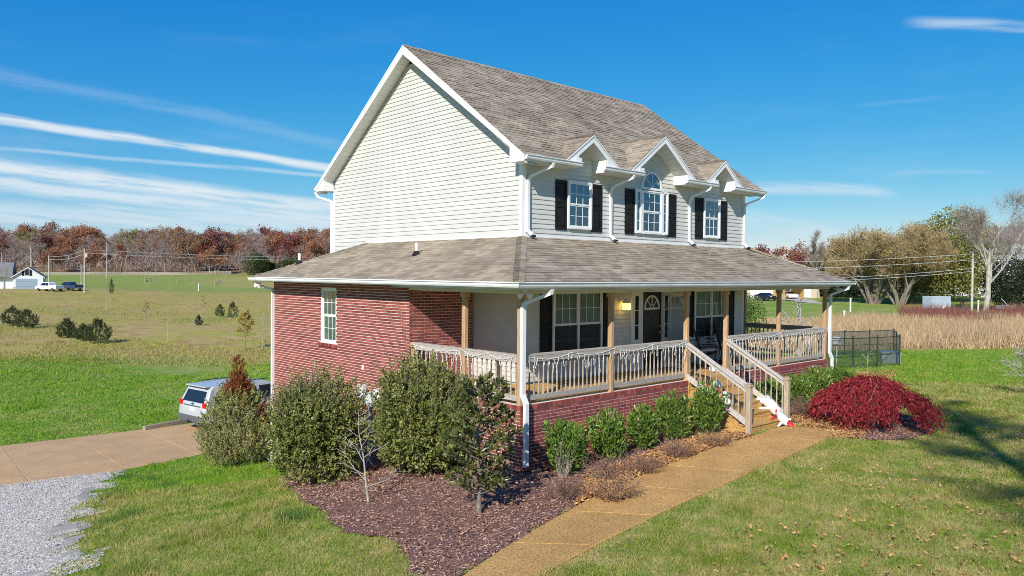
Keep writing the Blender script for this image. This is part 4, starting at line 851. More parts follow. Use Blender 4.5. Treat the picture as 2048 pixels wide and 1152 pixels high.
m = MB(); n0 = P(1556, 826, -3.6); m.tube([n0+Vector((.085*math.cos(t), .05*math.sin(t)-.02, .09*math.sin(t))) for t in (k*math.pi/8 for k in range(17))], .026, 7); m.tube([n0+Vector((-.08, 0, -.03)), P(1546, 838, -3.62), P(1542, 839, -3.66)], [.03, .035, .02], 6); m.build('scarf', m_redf, r, smooth=True)
m = MB(); m.tube([P(1577, 846, -3.95), P(1583, 852, -4.05), P(1589, 856, -4.12)], [.085, .07, .03], 10); m.build('hat', m_redf, r, smooth=True)
m = MB(); ell(m, P(1580, 839, -3.95), (.035,)*3); ell(m, P(1583, 857, -4.1), (.03,)*3); m.build('pompom', m_fab, r, smooth=True)
B1 = (4.05, -2.75, .6); r = empty('yard_figure', B1, 0, 'crumpled white and red cloth figure slumped behind the stair rail', 'decoration', 'holiday figures on the steps')
P = lambda px, py, y: Vector(tuple(on(px, py, 1, y)))-Vector(B1)
m = MB(); ell(m, P(1432, 771, -2.45), (.15, .13, .13)); ell(m, P(1427, 786, -2.5), (.12, .12, .09)); ell(m, P(1449, 791, -2.85), (.13, .13, .11)); ell(m, P(1452, 803, -3.0), (.11, .12, .10)); ell(m, P(1436, 800, -2.8), (.13, .12, .1)); m.build('body', m_fab, r, smooth=True)
m = MB(); ell(m, P(1442, 781, -2.65), (.14, .09, .06)); m.build('scarf', m_redf, r, smooth=True); m = MB(); ell(m, P(1420, 775, -2.4), (.09, .08, .07)); ell(m, P(1437, 791, -2.75), (.05, .08, .1)); m.build('belly', m_pinkf, r, smooth=True)
m = MB(); ell(m, (0, 0, .1), (.14, .1, .1)); ell(m, (.2, .03, .09), (.13, .1, .09)); q = on(1426, 733, 1, -1.6); tag(m.build('white_bundle', m_fab, loc=(q[0], -1.6, ZD+.004), smooth=True), 'small white rumpled bundle on the porch floor at the head of the steps', 'bundle')
# ------------------------------------------------------------------ foliage tools
def unitv(a): return a/np.maximum(np.linalg.norm(a, axis=-1, keepdims=True), 1e-9)
def leafarr(C, A, l, w, g, fold=.2, curl=0.):
    """diamond leaves folded along the midrib. C base, A axis, l and w arrays"""
    n = len(C); A = unitv(A); R = unitv(g.normal(size=(n, 3))); Sd = unitv(np.cross(A, R)); Nn = np.cross(Sd, A); l = np.broadcast_to(l, n)[:, None]; w = np.broadcast_to(w, n)[:, None]
    mid = C+A*l*.45; V = np.stack([C, mid+Sd*w*.5+Nn*w*fold, C+A*l-Nn*l*curl, mid-Sd*w*.5+Nn*w*fold], 1).reshape(-1, 3)
    b = np.arange(n)[:, None]*4; F = np.concatenate([b+[0, 1, 2], b+[0, 2, 3]], 1).reshape(-1, 3); return V, F, np.repeat(g.random(n), 2)
def striparr(C, A, l, w, g):
    """thin pointed slivers (twigs, needles): one triangle each"""
    n = len(C); A = unitv(A); Sd = unitv(np.cross(A, g.normal(size=(n, 3)))); l = np.broadcast_to(l, n)[:, None]; w = np.broadcast_to(w, n)[:, None]
    V = np.stack([C-Sd*w*.5, C+Sd*w*.5, C+A*l], 1).reshape(-1, 3); F = np.arange(n*3).reshape(-1, 3); return V, F, g.random(n)
def joinarr(parts):
    V = []; F = []; R = []; o = 0
    for v, f, r in parts: V.append(v); F.append(f+o); R.append(r); o += len(v)
    return np.concatenate(V), np.concatenate(F), np.concatenate(R)
def arrobj(name, parts, m, parent=None, loc=None): 
    V, F, R = joinarr(parts if isinstance(parts, list) else [parts]); return put(name, npmesh(name, V, F, R), m, parent, loc)
def stems(g, n, h, spread, r=.012, kink=.12, base=.08):
    mb = MB(); tips = []
    for i in range(n):
        a = g.uniform(0, 2*math.pi); t = g.uniform(.2, 1); p = np.array([math.cos(a)*base*t, math.sin(a)*base*t, 0.]); d = np.array([math.cos(a)*spread*t, math.sin(a)*spread*t, h*g.uniform(.7, 1)]); pts = [p.copy()]
        for k in range(4): p = p+d/4+g.normal(size=3)*kink*h*.12; pts.append(p.copy())
        mb.tube(pts, [r, r*.8, r*.65, r*.5, r*.25], 5); tips.append(pts)
    return mb, tips
def leafmat(name, c1, c2, trans=.25, rough=.45, rnd=.35, c3=None, spec=.4): return mat(name, c1, c2, 6, rough, rnd=rnd, trans=trans, rnd2=c3, spec=spec)
l_holly = leafmat('holly_leaf', (.19, .225, .05), (.11, .14, .032), c3=(.30, .30, .09)); l_mag = leafmat('magnolia_leaf', (.08, .13, .028), (.05, .085, .02), .15, .3, c3=(.17, .15, .05))
l_laurel = leafmat('laurel_leaf', (.11, .21, .03), (.065, .14, .022), .2, .32, c3=(.19, .27, .05)); l_cedar = leafmat('cedar_scale', (.27, .29, .085), (.16, .18, .055), .15, .7, c3=(.36, .36, .13)); l_cedardead = leafmat('dead_cedar', (.34, .12, .035), (.22, .08, .025), .2, .8)
l_red = leafmat('red_maple_leaf', (.27, .014, .024), (.13, .008, .015), .35, .5, c3=(.42, .045, .045)); l_dry = leafmat('dry_leaf', (.52, .26, .095), (.36, .16, .06), .25, .8, c3=(.62, .38, .17)); l_spirea = leafmat('spirea_leaf', (.30, .10, .06), (.19, .07, .05), .2, .7, c3=(.38, .18, .10))
l_fieldcedar = leafmat('field_cedar', (.06, .085, .026), (.035, .055, .018), .15, .7, c3=(.09, .11, .035))
t_brown = mat('brown_twig', (.24, .155, .11), (.16, .10, .075), 20, .9, rnd=.25); t_grey = mat('grey_twig', (.42, .36, .30), (.30, .25, .2), 20, .9, rnd=.2)
def shellpts(g, n, rx, ry, h, pw=5., lumps=7, amp=.16, zmin=.0, flat=0.):
    """points through an uneven egg-shaped crown, denser to the outside; returns points and outward directions"""
    d = unitv(g.normal(size=(n*2, 3))); d = d[d[:, 2] > -0.75][:n]; L = unitv(g.normal(size=(lumps, 3))); k = np.ones(len(d))
    for q in L: k += amp*np.clip((d@q-.45)/.55, 0, 1)*g.uniform(.4, 1.5)
    k *= 1-amp*.6*g.random(len(d)); r = k*(g.random(len(d))**(1/pw)); P = d*r[:, None]*np.array([rx, ry, h/2])+np.array([0, 0, h*.5]); m = P[:, 2] > zmin; return P[m], d[m]
def bush(name, loc, rx, ry, h, n, ll, lw, m, label, seed, cat='shrub', group=None, lobes=0, up=.4, shoots=60, pw=4.5, stem_n=10, amp=.2, stemmat=None):
    g = np.random.default_rng(seed); r = empty(name, loc, 0, label, cat, group); P, d = shellpts(g, n//2 if lobes else n, rx*(.88 if lobes else 1), ry*(.88 if lobes else 1), h*(.9 if lobes else 1), pw, amp=amp, zmin=.04)
    for q in range(lobes):
        a = q*2.4+g.uniform(-.4, .4); t = g.uniform(.15, .9); k = g.uniform(.30, .46); c = np.array([math.cos(a)*rx*.66*(1-.35*t), math.sin(a)*ry*.66*(1-.35*t), h*(.10+.62*t)]); P2, d2 = shellpts(g, n//(2*lobes), rx*k*1.25, ry*k*1.25, h*k, pw, amp=.3, zmin=-9); P2 = P2+c-np.array([0, 0, h*k*.35]); s_ = P2[:, 2] > .04; P = np.concatenate([P, P2[s_]]); d = np.concatenate([d, d2[s_]])
    if lobes:                                              # leaves sit on sprays, with gaps between them
        i = g.permutation(len(P))[:len(P)//15]; sp_, sd_ = P[i], unitv(d[i]*.7+np.array([0, 0, up*1.4])+g.normal(size=(len(i), 3))*.35); k = 17; t = np.tile(np.linspace(0, 1, k), len(i))[:, None]; Ls = np.repeat(g.uniform(.12, .30, len(i)), k)[:, None]
        C = np.repeat(sp_, k, 0)+np.repeat(sd_, k, 0)*(t-.5)*Ls+g.normal(size=(len(i)*k, 3))*.012; A = np.repeat(sd_, k, 0)*.75+unitv(g.normal(size=C.shape))*.8; parts = [leafarr(C, A, ll*g.uniform(.6, 1.25, len(C)), lw*g.uniform(.7, 1.2, len(C)), g)]
    else: A = d*.8+np.array([0, 0, up])+g.normal(size=d.shape)*.55; parts = [leafarr(P, A, ll*g.uniform(.6, 1.25, len(P)), lw*g.uniform(.7, 1.2, len(P)), g)]
    mb, tips = stems(g, stem_n, h*.8, max(rx, ry)*.7, .014)
    if shoots:                                             # young shoots standing above the outline
        dd = unitv(np.column_stack([g.normal(size=(shoots, 2))*.8, g.uniform(.3, 1.2, shoots)])); q = dd*np.array([rx, ry, h/2])*.95+np.array([0, 0, h*.5])
        for p, v in zip(q, dd):
            v = v*.5+np.array([0, 0, .8])+g.normal(size=3)*.2; L0 = g.uniform(.1, .28)*min(1, h/1.6); mb.tube([p-v*L0*.4, p+v*L0], [.005, .002], 3); k = 7; t = np.linspace(.1, 1, k)[:, None]; parts.append(leafarr(p+v*L0*t, np.tile(v, (k, 1))+g.normal(size=(k, 3))*.7, ll*g.uniform(.5, .9, k), lw*.8, g))
    q_, d_ = shellpts(g, n//4, rx*.78, ry*.78, h*.82, 2.2, amp=.1, zmin=.08); parts.append(leafarr(q_, d_+g.normal(size=d_.shape), ll*1.6, lw*1.7, g)); arrobj('foliage', parts, m, r); mb.build('stem', stemmat or m_bark, r); return r
# ------------------------------------------------------------------ shrubs round the house
bush('holly_shrub', gp(629, 16.7), 1.04, 1.0, 2.40, 30000, .074, .036, l_holly, 'large rounded evergreen shrub between the cedar and the electric meter', 21, shoots=260, amp=.34, lobes=9)
bush('holly_shrub', gp(848, 15.8), 1.0, .98, 2.2, 30000, .078, .037, l_holly, 'large rounded evergreen shrub against the porch side by the little magnolia', 22, shoots=240, amp=.34, lobes=9)
g = np.random.default_rng(30)
def cedar(name, loc, w, h, n, m, label, seed, dead=None, group=None, cat='shrub', needle=.05, per=26, sp=1.):
    """upright plumes: each a spindle of scale leaves"""
    g = np.random.default_rng(seed); r = empty(name, loc, 0, label, cat, group); live = []; dd = []; mb = MB(); mb.tube([(0, 0, -.05), (0.02, 0, h*.5), (0, 0, h*.92)], [.06*w/1.7, .04*w/1.7, .01], 6)
    for i in range(n):
        t = g.random()**1.05; a = g.uniform(0, 2*math.pi); z = .005*h+t*h*.84; prof = (math.sin(math.pi*min(1, (t*.74+.25)))**.75)*(1-.28*max(0, t-.55)/.45); rr = w/2*prof*(g.random()**.35); 
        p = np.array([rr*math.cos(a), rr*math.sin(a), z]); ax = unitv(np.array([math.cos(a)*.55*rr/(w/2), math.sin(a)*.55*rr/(w/2), .9])+g.normal(size=3)*.16); L0 = g.uniform(.20, .46)*h/3*sp
        k = per; s = g.random(k)**.8; C = p+ax*(s[:, None]*L0)+g.normal(size=(k, 3))*.012; A = ax*.8+unitv(g.normal(size=(k, 3)))*.75; arr = leafarr(C, A, needle*(1.25-.6*s)*g.uniform(.7, 1.3, k), .014+.010*needle/.05, g, .1)
        isdead = dead is not None and (dead(p) or g.random() < .015); (dd if isdead else live).append(arr)
    arrobj('foliage', live, m, r)
    if dd: o = arrobj('dead_foliage', dd, l_cedardead, r); o['label'] = 'rust brown dead top of the cedar'
    mb.build('trunk', m_bark, r); return r
cb_ = hit(476, 927); cedar('cedar_shrub', cb_, 2.12, 2.95, 1300, l_cedar, 'olive green cedar with rust brown dead tip beside the driveway', 31, dead=lambda p: (p[2] > 2.05 and math.hypot(p[0]-.05, p[1]) < .42) or (p[0] > .3 and p[1] < .35 and p[2] > 1.2 and p[2] < 1.75 and p[0]-p[1] > .62), per=40, needle=.06)
g2 = np.random.default_rng(77)                              # the dead leader of that cedar
top = bpy.data.objects['cedar_shrub']; parts = []
for i in range(75):
    z = 2.15+(i/75)**.85*1.08; rr = .34*(1-i/75)**.9+.015; a = g2.uniform(0, 6.28); p = np.array([rr*math.cos(a)*g2.random()**.4, rr*math.sin(a)*g2.random()**.4, z]); ax = unitv(np.array([math.cos(a)*.5, math.sin(a)*.5, .8])); k = 24; s = g2.random(k)
    parts.append(leafarr(p+ax*s[:, None]*.16+g2.normal(size=(k, 3))*.01, ax+unitv(g2.normal(size=(k, 3)))*.8, .055*g2.uniform(.6, 1.2, k), .022, g2))
arrobj('dead_leader', parts, l_cedardead, top)['label'] = 'rust brown dead leader of the cedar'
# young magnolia
mb_ = hit(957, 1029); g = np.random.default_rng(41); r = empty('magnolia_tree', mb_, 0, 'young magnolia with big glossy leaves in the mulch at the porch corner', 'tree')
tb = MB(); pts = []; parts = []; trunk = [(0, 0, -.05), (.02, .01, .3), (.03, .03, .8), (-.02, .02, 1.4), (0, 0, 2.15)]; tb.tube(trunk, [.055, .042, .032, .022, .01], 8)
for i in range(64):
    z = .28+i/64*1.9; a = i*2.4+g.uniform(-.3, .3); L0 = (.72-.38*abs(z-1.0)/1.2)*g.uniform(.7, 1.1); e = np.array([math.cos(a)*L0, math.sin(a)*L0, L0*.55]); p0 = np.array([0, 0, z]); tb.tube([p0, p0+e*.5+np.array([0, 0, -.03]), p0+e], [.012, .008, .004], 4)
    for t in (.35, .5, .62, .75, .88, 1.0):
        k = 4 if t < 1 else 10; c = p0+e*t; parts.append(leafarr(np.tile(c, (k, 1)), unitv(e)*.7+unitv(g.normal(size=(k, 3)))*.8+np.array([0, 0, .2]), g.uniform(.10, .165, k), g.uniform(.042, .068, k), g, .15))
arrobj('crown', parts, l_mag, r); tb.build('trunk', m_bark, r)
# bare saplings: pale twiggy skeletons
def twigtree(name, loc, h, label, seed, m, cat='tree', group=None, n1=14, lean=(0, 0), tw=.5, r0=.02, leaf=None, nleaf=0, low=.25, fine=5):
    g = np.random.default_rng(seed); r = empty(name, loc, 0, label, cat, group); mb = MB(); lv = []
    pts = [np.array([lean[0]*t*h+g.normal()*.015*h*t, lean[1]*t*h+g.normal()*.015*h*t, t*h]) for t in (0, .25, .5, .75, 1)]; mb.tube(pts, [r0, r0*.8, r0*.6, r0*.4, r0*.12], 6)
    for i in range(n1):
        t = low+(1-low)*i/n1; c = pts[0]+(pts[4]-pts[0])*t; c[2] = t*h; a = g.uniform(0, 6.28); L0 = h*tw*(1.05-t)*g.uniform(.6, 1.1)+.08*h; e = np.array([math.cos(a)*L0*.75, math.sin(a)*L0*.75, L0*g.uniform(.35, .85)]); mid = c+e*.5+g.normal(size=3)*.05*L0
        mb.tube([c, mid, c+e], [r0*.45*(1-t*.5), r0*.3, r0*.08], 4)
        for j in range(fine):
            s = g.uniform(.3, 1); q = c+e*s; v = unitv(e+g.normal(size=3)*L0*.6); l2 = L0*g.uniform(.2, .5); mb.tube([q, q+v*l2*.5+g.normal(size=3)*.02, q+v*l2], [r0*.2, r0*.14, r0*.05], 3)
            if nleaf: k = nleaf; lv.append(leafarr(q+v*l2*g.random((k, 1)), v+g.normal(size=(k, 3))*.8, leaf[1]*g.uniform(.6, 1.2, k), leaf[1]*.55, g))
    mb.build('trunk', m, r)
    if lv: arrobj('crown', lv, leaf[0], r)
    return r
twigtree('bare_sapling', hit(737, 1008), 1.75, 'pale leafless sapling in front of the two big evergreen shrubs', 51, m_palebark, n1=13, lean=(-.10, .05), r0=.022, low=.18, tw=.42)
twigtree('bare_sapling', hit(1734, 775), 1.25, 'pale leafless sapling behind the red maple with two orange leaves', 52, m_palebark, n1=10, r0=.014, low=.1, tw=.6)
# cherry laurels along the front foundation
def laurel(px, base, top, wpx, label, seed, dy=0):
    p = hit(px, base); dep = (p-CAM)@FW; h = (base-top)/FPX*dep*1.0; w = wpx/FPX*dep*.84; g = np.random.default_rng(seed); r = empty('laurel_shrub', p, 0, label, 'shrub', 'laurels along the porch foundation'); mb, tips = stems(g, 16, h*.92, w*.42, .012, .06, .1); parts = []
    for t in tips:
        t = np.array(t)
        for s in np.linspace(.15, 1, 13):
            i = min(3, int(s*4)); f = s*4-i; c = t[i]*(1-f)+t[i+1]*f; k = 6; ax = unitv(t[i+1]-t[i]); parts.append(leafarr(np.tile(c, (k, 1))+g.normal(size=(k, 3))*.015, ax*.75+unitv(g.normal(size=(k, 3)))*.85, g.uniform(.09, .15, k), g.uniform(.03, .046, k), g, .2))
    P, d = shellpts(g, 1300, w*.46, w*.46, h*.95, 3); parts.append(leafarr(P, d*.6+np.array([0, 0, .8])+g.normal(size=d.shape)*.4, g.uniform(.08, .14, len(P)), g.uniform(.028, .042, len(P)), g, .2))
    arrobj('foliage', parts, l_laurel, r); mb.build('stem', m_bark, r)
laurel(1133, 950, 838, 96, 'bright green laurel shrub first along the brick from the corner downspout', 61); laurel(1215, 922, 824, 88, 'bright green laurel shrub second along the brick from the corner downspout', 62); laurel(1285, 902, 814, 72, 'small bright green laurel shrub in the middle of the brick foundation', 63)
laurel(1346, 884, 788, 80, 'bright green laurel shrub next to last before the steps', 64); laurel(1413, 872, 770, 80, 'bright green laurel shrub touching the stair rail', 65)
for i, (x, lab) in enumerate(((6.6, 'green laurel shrub tucked beside the right stair rail'), (7.9, 'green laurel shrub under the rail right of the steps'), (9.2, 'yellowish green laurel shrub before the brick right of the steps'), (10.6, 'yellowish green laurel shrub at the far end of the porch foundation'))):
    q = np.array([x, -2.75, gz(x, -2.75)]); u0, v0, dp0 = pix(q); laurel(float(u0), float(v0), float(v0)-.95*FPX/dp0, 1.15*FPX/dp0, lab, 70+i)
# dormant spirea and dry clumps
def clump(px, base, w, h, label, seed, n=90, leafn=5, m=l_spirea, tw=t_brown, ll=.03):
    p = hit(px, base); g = np.random.default_rng(seed); r = empty('dormant_shrub', p, 0, label, 'shrub', 'dormant shrubs in the front bed'); mb = MB(); lv = []
    for i in range(n):
        a = g.uniform(0, 6.28); t = g.random()**.6; d = np.array([math.cos(a)*w*.5*t, math.sin(a)*w*.5*t, h*g.uniform(.55, 1)*(1-.25*t)]); b = np.array([math.cos(a), math.sin(a), 0])*.08*t; q = b+d*.5+g.normal(size=3)*.03
        mb.tube([b, q, b+d+g.normal(size=3)*.03], [.005, .0035, .0015], 3)
        for j in range(3): s = g.uniform(.3, 1); v = d*.4+g.normal(size=3)*.12; mb.tube([b+d*s, b+d*s+v*.6], [.0025, .001], 3)
        k = leafn; lv.append(leafarr(b+d*g.uniform(.2, 1, (k, 1))+g.normal(size=(k, 3))*.04, g.normal(size=(k, 3)), ll*g.uniform(.6, 1.3, k), ll*.55, g))
    mb.build('twigs', tw, r); arrobj('foliage', lv, m, r)
clump(1132, 1000, .85, .45, 'low maroon twiggy shrub at the walk edge below the first laurel', 81); clump(1222, 1002, .95, .55, 'orange brown twiggy shrub full of caught leaves below the second laurel', 82, m=l_dry, leafn=16); clump(1208, 962, .75, .5, 'maroon twiggy shrub close behind the orange brown one', 83)
clump(1282, 948, .8, .45, 'maroon twiggy shrub below the middle laurel', 84); clump(1352, 918, .8, .45, 'maroon brown twiggy shrub below the fourth laurel', 85); clump(1428, 892, .75, .32, 'low tan leaf filled shrub at the foot of the steps', 86, m=l_dry, leafn=14)
clump(1612, 835, 1.3, .62, 'brown dried shrub between the right newel post and the red maple', 87, n=150, leafn=7, m=leafmat('brown_dry', (.22, .11, .06), (.14, .075, .045), .2, .8))
clump(1125, 958, .35, .75, 'grey leafless twigs standing before the first laurel', 88, n=34, leafn=0 or 1, tw=t_grey, ll=.012)
# weeping red maple
p = hit(1745, 852); g = np.random.default_rng(91); r = empty('japanese_maple', p, 0, 'low dome shaped crimson weeping maple beside the front walk', 'tree'); mb = MB(); parts = []
mb.tube([(0, 0, -.05), (.05, 0, .3), (-.04, .05, .6), (.1, .02, .9)], [.05, .045, .035, .025], 7)
for i in range(300):
    a = g.uniform(0, 6.28); R = g.random()**.55; top_ = 1.12*(1-.46*R**2.0)*g.uniform(.86, 1.08); c = np.array([math.cos(a)*R*1.2, math.sin(a)*R*1.15, top_]); out = np.array([math.cos(a), math.sin(a), 0])
    if i < 34: mb.tube([(-.02, .03, .55), c*.55+np.array([0, 0, .42]), c], [.02, .012, .004], 4)
    drop = g.uniform(.2, .5)*(.3+.75*R); k = 80; s = g.random((k, 1)); sp = c+out*s*.38+np.array([0, 0, -1])*drop*s**1.6+g.normal(size=(k, 3))*.06
    parts.append(leafarr(sp, out*.55+np.array([0, 0, -.75])+g.normal(size=(k, 3))*.38, g.uniform(.06, .115, k), g.uniform(.018, .032, k), g, .15))
arrobj('crown', parts, l_red, r); mb.build('trunk', m_palebark, r)
# straggly grey shrub at the lawn edge
twigtree('bare_shrub', hit(2075, 792), 1.5, 'straggly grey leafless shrub on the lawn beyond the red maple', 95, m_palebark, cat='shrub', n1=34, lean=(-.55, .1), tw=1.0, r0=.03, low=.05, fine=7, leaf=(leafmat('grey_leaf', (.16, .15, .11), (.12, .07, .06), .2, .8), .03), nleaf=5)
# old pine behind the camera: its shade falls on the right of the lawn
sp = hit(1960, 880); pine = sp+np.array([TOSUN.x, TOSUN.y, 0])/TOSUN.z*15.5; pine[2] = gz(pine[0], pine[1])
r = empty('pine_tree', pine, 0, 'tall pine on the lawn outside the picture', 'tree'); g = np.random.default_rng(99); mb = MB(); parts = []; mb.tube([(0, 0, -.1), (0, 0, 9), (.1, 0, 19.2)], [.3, .22, .03], 8)
for i in range(46):
    z = 12.2+i*.145; a = g.uniform(0, 6.28); L0 = 2.7*(1-.55*i/46)*g.uniform(.6, 1.1); e = np.array([math.cos(a)*L0, math.sin(a)*L0, .25*L0]); mb.tube([(0, 0, z), (e[0], e[1], z+e[2])], [.035, .01], 4)
    k = 190; s = g.uniform(.3, 1.05, (k, 1)); parts.append(striparr(np.array([0, 0, z])+e*s+g.normal(size=(k, 3))*.14, g.normal(size=(k, 3))+[0, 0, .4], .22, .03, g))
arrobj('crown', parts, l_fieldcedar, r); mb.build('trunk', m_bark, r)
# ------------------------------------------------------------------ vehicles
m_silver = mat('silver_paint', (.56, .57, .59), None, 3, .3, metal=.25, coat=.6); m_carwhite = mat('white_paint', (.78, .78, .78), None, 3, .3, coat=.4); m_carblack = mat('black_car_paint', (.012, .012, .014), None, 3, .25, coat=.6); m_carblue = mat('dark_blue_paint', (.025, .045, .10), None, 3, .3, coat=.5)
m_tint = mat('tinted_glass', (.012, .015, .02), None, 3, .08, spec=.8); m_tail = mat('tail_lamp', (.55, .01, .01), None, 3, .2); m_plastic = mat('grey_plastic', (.10, .105, .11), None, 3, .6); m_rim = mat('alloy_rim', (.55, .55, .56), None, 3, .3, metal=.8); m_head = mat('head_lamp', (.7, .72, .74), None, 3, .15)
def wheel(parent, x, y, r=.36, w=.24):
    rr = empty_mesh_wheel(r, w); o = put('wheel', rr[0], None, parent, (x, y, r)); o2 = put('rim', rr[1], None, o); return o
_wc = {}
def empty_mesh_wheel(r, w):
    if (r, w) not in _wc:
        ring = lambda q, s: [(q*math.cos(a), s, q*math.sin(a)) for a in (k*math.pi/10 for k in range(20))]
        t = MB(); t.loft([ring(r*.62, -w/2), ring(r*.94, -w/2), ring(r, -w*.35), ring(r, w*.35), ring(r*.94, w/2), ring(r*.62, w/2)]); a = t.mesh('tyre'); a.materials.append(m_rubber)
        t = MB(); t.loft([ring(r*.2, -w*.46), ring(r*.6, -w*.52), ring(r*.63, -w*.50), ring(r*.63, w*.50), ring(r*.6, w*.52), ring(r*.2, w*.46)])
        b = t.mesh('rim'); b.materials.append(m_rim); _wc[(r, w)] = (a, b)
    return _wc[(r, w)]
def carbody(prof, glass, wid, tum=.82, m=None):
    """body lofted across the width from a side profile (x, z); the glasshouse narrows to the roof"""
    zmax = max(z for x, z in prof); zb = max(z for x, z in glass)*0+min(z for x, z in glass)
    def yof(z): 
        t = max(0, min(1, (z-zb)/(zmax-zb))); return (1-(1-tum)*t)
    mb = MB(); rows = [-1, -.985, -.93, -.6, 0, .6, .93, .985, 1]; ins = {1: .06, .985: .025, .93: 0}; cx = sum(x for x, z in prof)/len(prof); rings = []
    for s in rows:
        k = ins.get(abs(s), 0); rings.append([(cx+(x-cx)*(1-k*.35), s*wid/2*yof(z), z-(k*.5 if z > 1.0 else 0)+(k*.6 if z < .45 else 0)) for x, z in prof])
    mb.loft(rings); return mb
def rounded(o, w=.05):
    b = o.modifiers.new('bevel', 'BEVEL'); b.width = w; b.segments = 3; b.limit_method = 'ANGLE'; b.angle_limit = math.radians(20); o.data.polygons.foreach_set('use_smooth', np.ones(len(o.data.polygons), bool)); return o
def suv(loc, rz, label):
    r = empty('parked_suv', loc, rz, label, 'car')            # +x is the tail
    prof = [(2.44, .42), (2.50, .62), (2.47, .95), (2.42, 1.12), (2.20, 1.62), (2.05, 1.74), (1.2, 1.79), (-.2, 1.75), (-.75, 1.62), (-1.30, 1.16), (-2.15, 1.02), (-2.42, .88), (-2.46, .5), (-2.35, .32), (2.30, .32)]
    rounded(carbody(prof, [(0, 1.12)], 1.96, .80).build('body', m_silver, r))
    q = MB(); q.add([(2.437, -.74, 1.14), (2.437, .74, 1.14), (2.255, .66, 1.56), (2.255, -.66, 1.56)], [(0, 1, 2, 3)]); q.build('rear_window', m_tint, r)
    for s in (-1, 1):
        for a, b in ((-.95, .15), (.25, 1.2), (1.3, 2.05)):
            q = MB(); za, zb = 1.14, 1.60; f = lambda x, z: (x, s*(.985*(1-.2*(z-1.12)/.67)+.006), z); a2 = a+.35 if a < -.5 else a+.02; b2 = b-.02 if b < 2 else b-.12; q.add([f(a, za), f(b, za), f(b2, zb), f(a2, zb)], [(0, 1, 2, 3)]); q.build('side_window', m_tint, r)
        q = MB(); q.box(2.36, .72 if s > 0 else -.955, .97, 2.468, .955 if s > 0 else -.72, 1.16); q.build('tail_light', m_tail, r)
        q = MB(); q.beam((-.4, s*.70, 1.83), (1.7, s*.70, 1.82), .04, .03); q.build('roof_rail', m_carblack, r)
        q = MB(); q.box(2.42, s*.5-.12, .36, 2.50, s*.5+.12, .42); q.build('exhaust', m_steel, r)
        wheel(r, -1.45, s*.88); wheel(r, 1.42, s*.88)
    q = MB(); q.box(2.36, -.9, .40, 2.535, .9, .62); q.box(2.3, -.86, .34, 2.5, .86, .40); q.build('rear_bumper', m_plastic, r)
    q = MB(); q.box(1.98, -.70, 1.715, 2.34, .70, 1.755); q.build('spoiler', m_silver, r)
    q = MB(); q.box(2.455, -.17, .80, 2.492, .17, .94); q.build('licence_plate', mat('plate', (.75, .76, .72), (.2, .3, .45), 40, .4, contrast=(.5, .6)), r)
    q = MB(); q.box(2.44, -.6, .985, 2.488, .6, 1.02); q.build('chrome_strip', m_steel, r)
    e = MB(); ring = lambda a, b, x: [(x, a*math.cos(t), 1.07+b*math.sin(t)) for t in (k*math.pi/10 for k in range(20))]; e.loft([ring(.075, .032, 2.42), ring(.075, .032, 2.47)]); e.build('badge', m_carblue, r)
    q = MB(); q.box(2.45, -.05, .36, 2.66, .05, .41); q.lathe([(.026, 0), (.026, .05), (.03, .07), (.015, .1)], (2.64, 0, .41), 8); q.build('tow_hitch', m_rubber, r)
    return r
sv = hit(357, 858); suv((sv[0]+2.62, sv[1]-.55, sv[2]+.03), math.radians(189), 'silver SUV parked behind the brick wing half hidden by the cedar')
def pickup(loc, rz, m, label, cat='pickup', rack=False):
    r = empty('pickup_truck', loc, rz, label, cat, 'pickups by the blue grey garage')   # +x is the nose
    prof = [(2.75, .5), (2.80, .75), (2.72, 1.0), (1.55, 1.12), (.85, 1.72), (.55, 1.80), (-.45, 1.80), (-.72, 1.66), (-.80, 1.22), (-.80, .45), (2.65, .42)]
    rounded(carbody(prof, [(0, 1.12)], 1.95, .80).build('cab', m, r))
    q = MB(); q.box(-2.85, -.97, .55, -.84, -.88, 1.22); q.box(-2.85, .88, .55, -.84, .97, 1.22); q.box(-2.85, -.88, .55, -2.78, .88, 1.22); q.box(-2.78, -.88, .55, -.84, .88, .72); q.build('bed', m, r)
    for s in (-1, 1):
        for a, b, c, d in ((.02, 1.38, .0, .82), (-.68, -.06, -.62, -.06)):
            f = lambda x, z: (x, s*(.98*(1-.2*(z-1.12)/.68)+.008), z); q = MB(); q.add([f(a, 1.16), f(b, 1.16), f(d, 1.68), f(c, 1.68)], [(0, 1, 2, 3)]); q.build('side_window', m_tint, r)
        q = MB(); q.box(2.70, s*.72-.14, .78, 2.815, s*.72+.14, .95); q.build('headlight', m_head, r); q = MB(); q.box(-2.88, s*.93-.05, .75, -2.84, s*.93+.05, 1.08); q.build('tail_light', m_tail, r); wheel(r, 1.85, s*.86, .38); wheel(r, -1.85, s*.86, .38)
    q = MB(); q.add([(1.50, -.78, 1.17), (1.50, .78, 1.17), (.90, .70, 1.70), (.90, -.70, 1.70)], [(0, 1, 2, 3)]); q.build('windscreen', m_tint, r)
    q = MB(); q.box(-2.98, -.9, .5, -2.86, .9, .66); q.box(2.74, -.92, .42, 2.88, .92, .62); q.build('bumper', m_steel, r); q = MB(); q.box(2.74, -.5, .7, 2.82, .5, .95); q.build('grille', m_plastic, r)
    return r
def gpy(px, py, dep):
    """position on the ground seen at a given column, at a given distance"""
    return gp(px, dep)
tp = gp(99, 152); pickup(tp, math.radians(118), m_carwhite, 'white pickup truck parked by the far blue grey garage')
tp = gp(140, 156); pickup(tp, math.radians(112), m_carblue, 'dark blue pickup truck just past the white pickup')
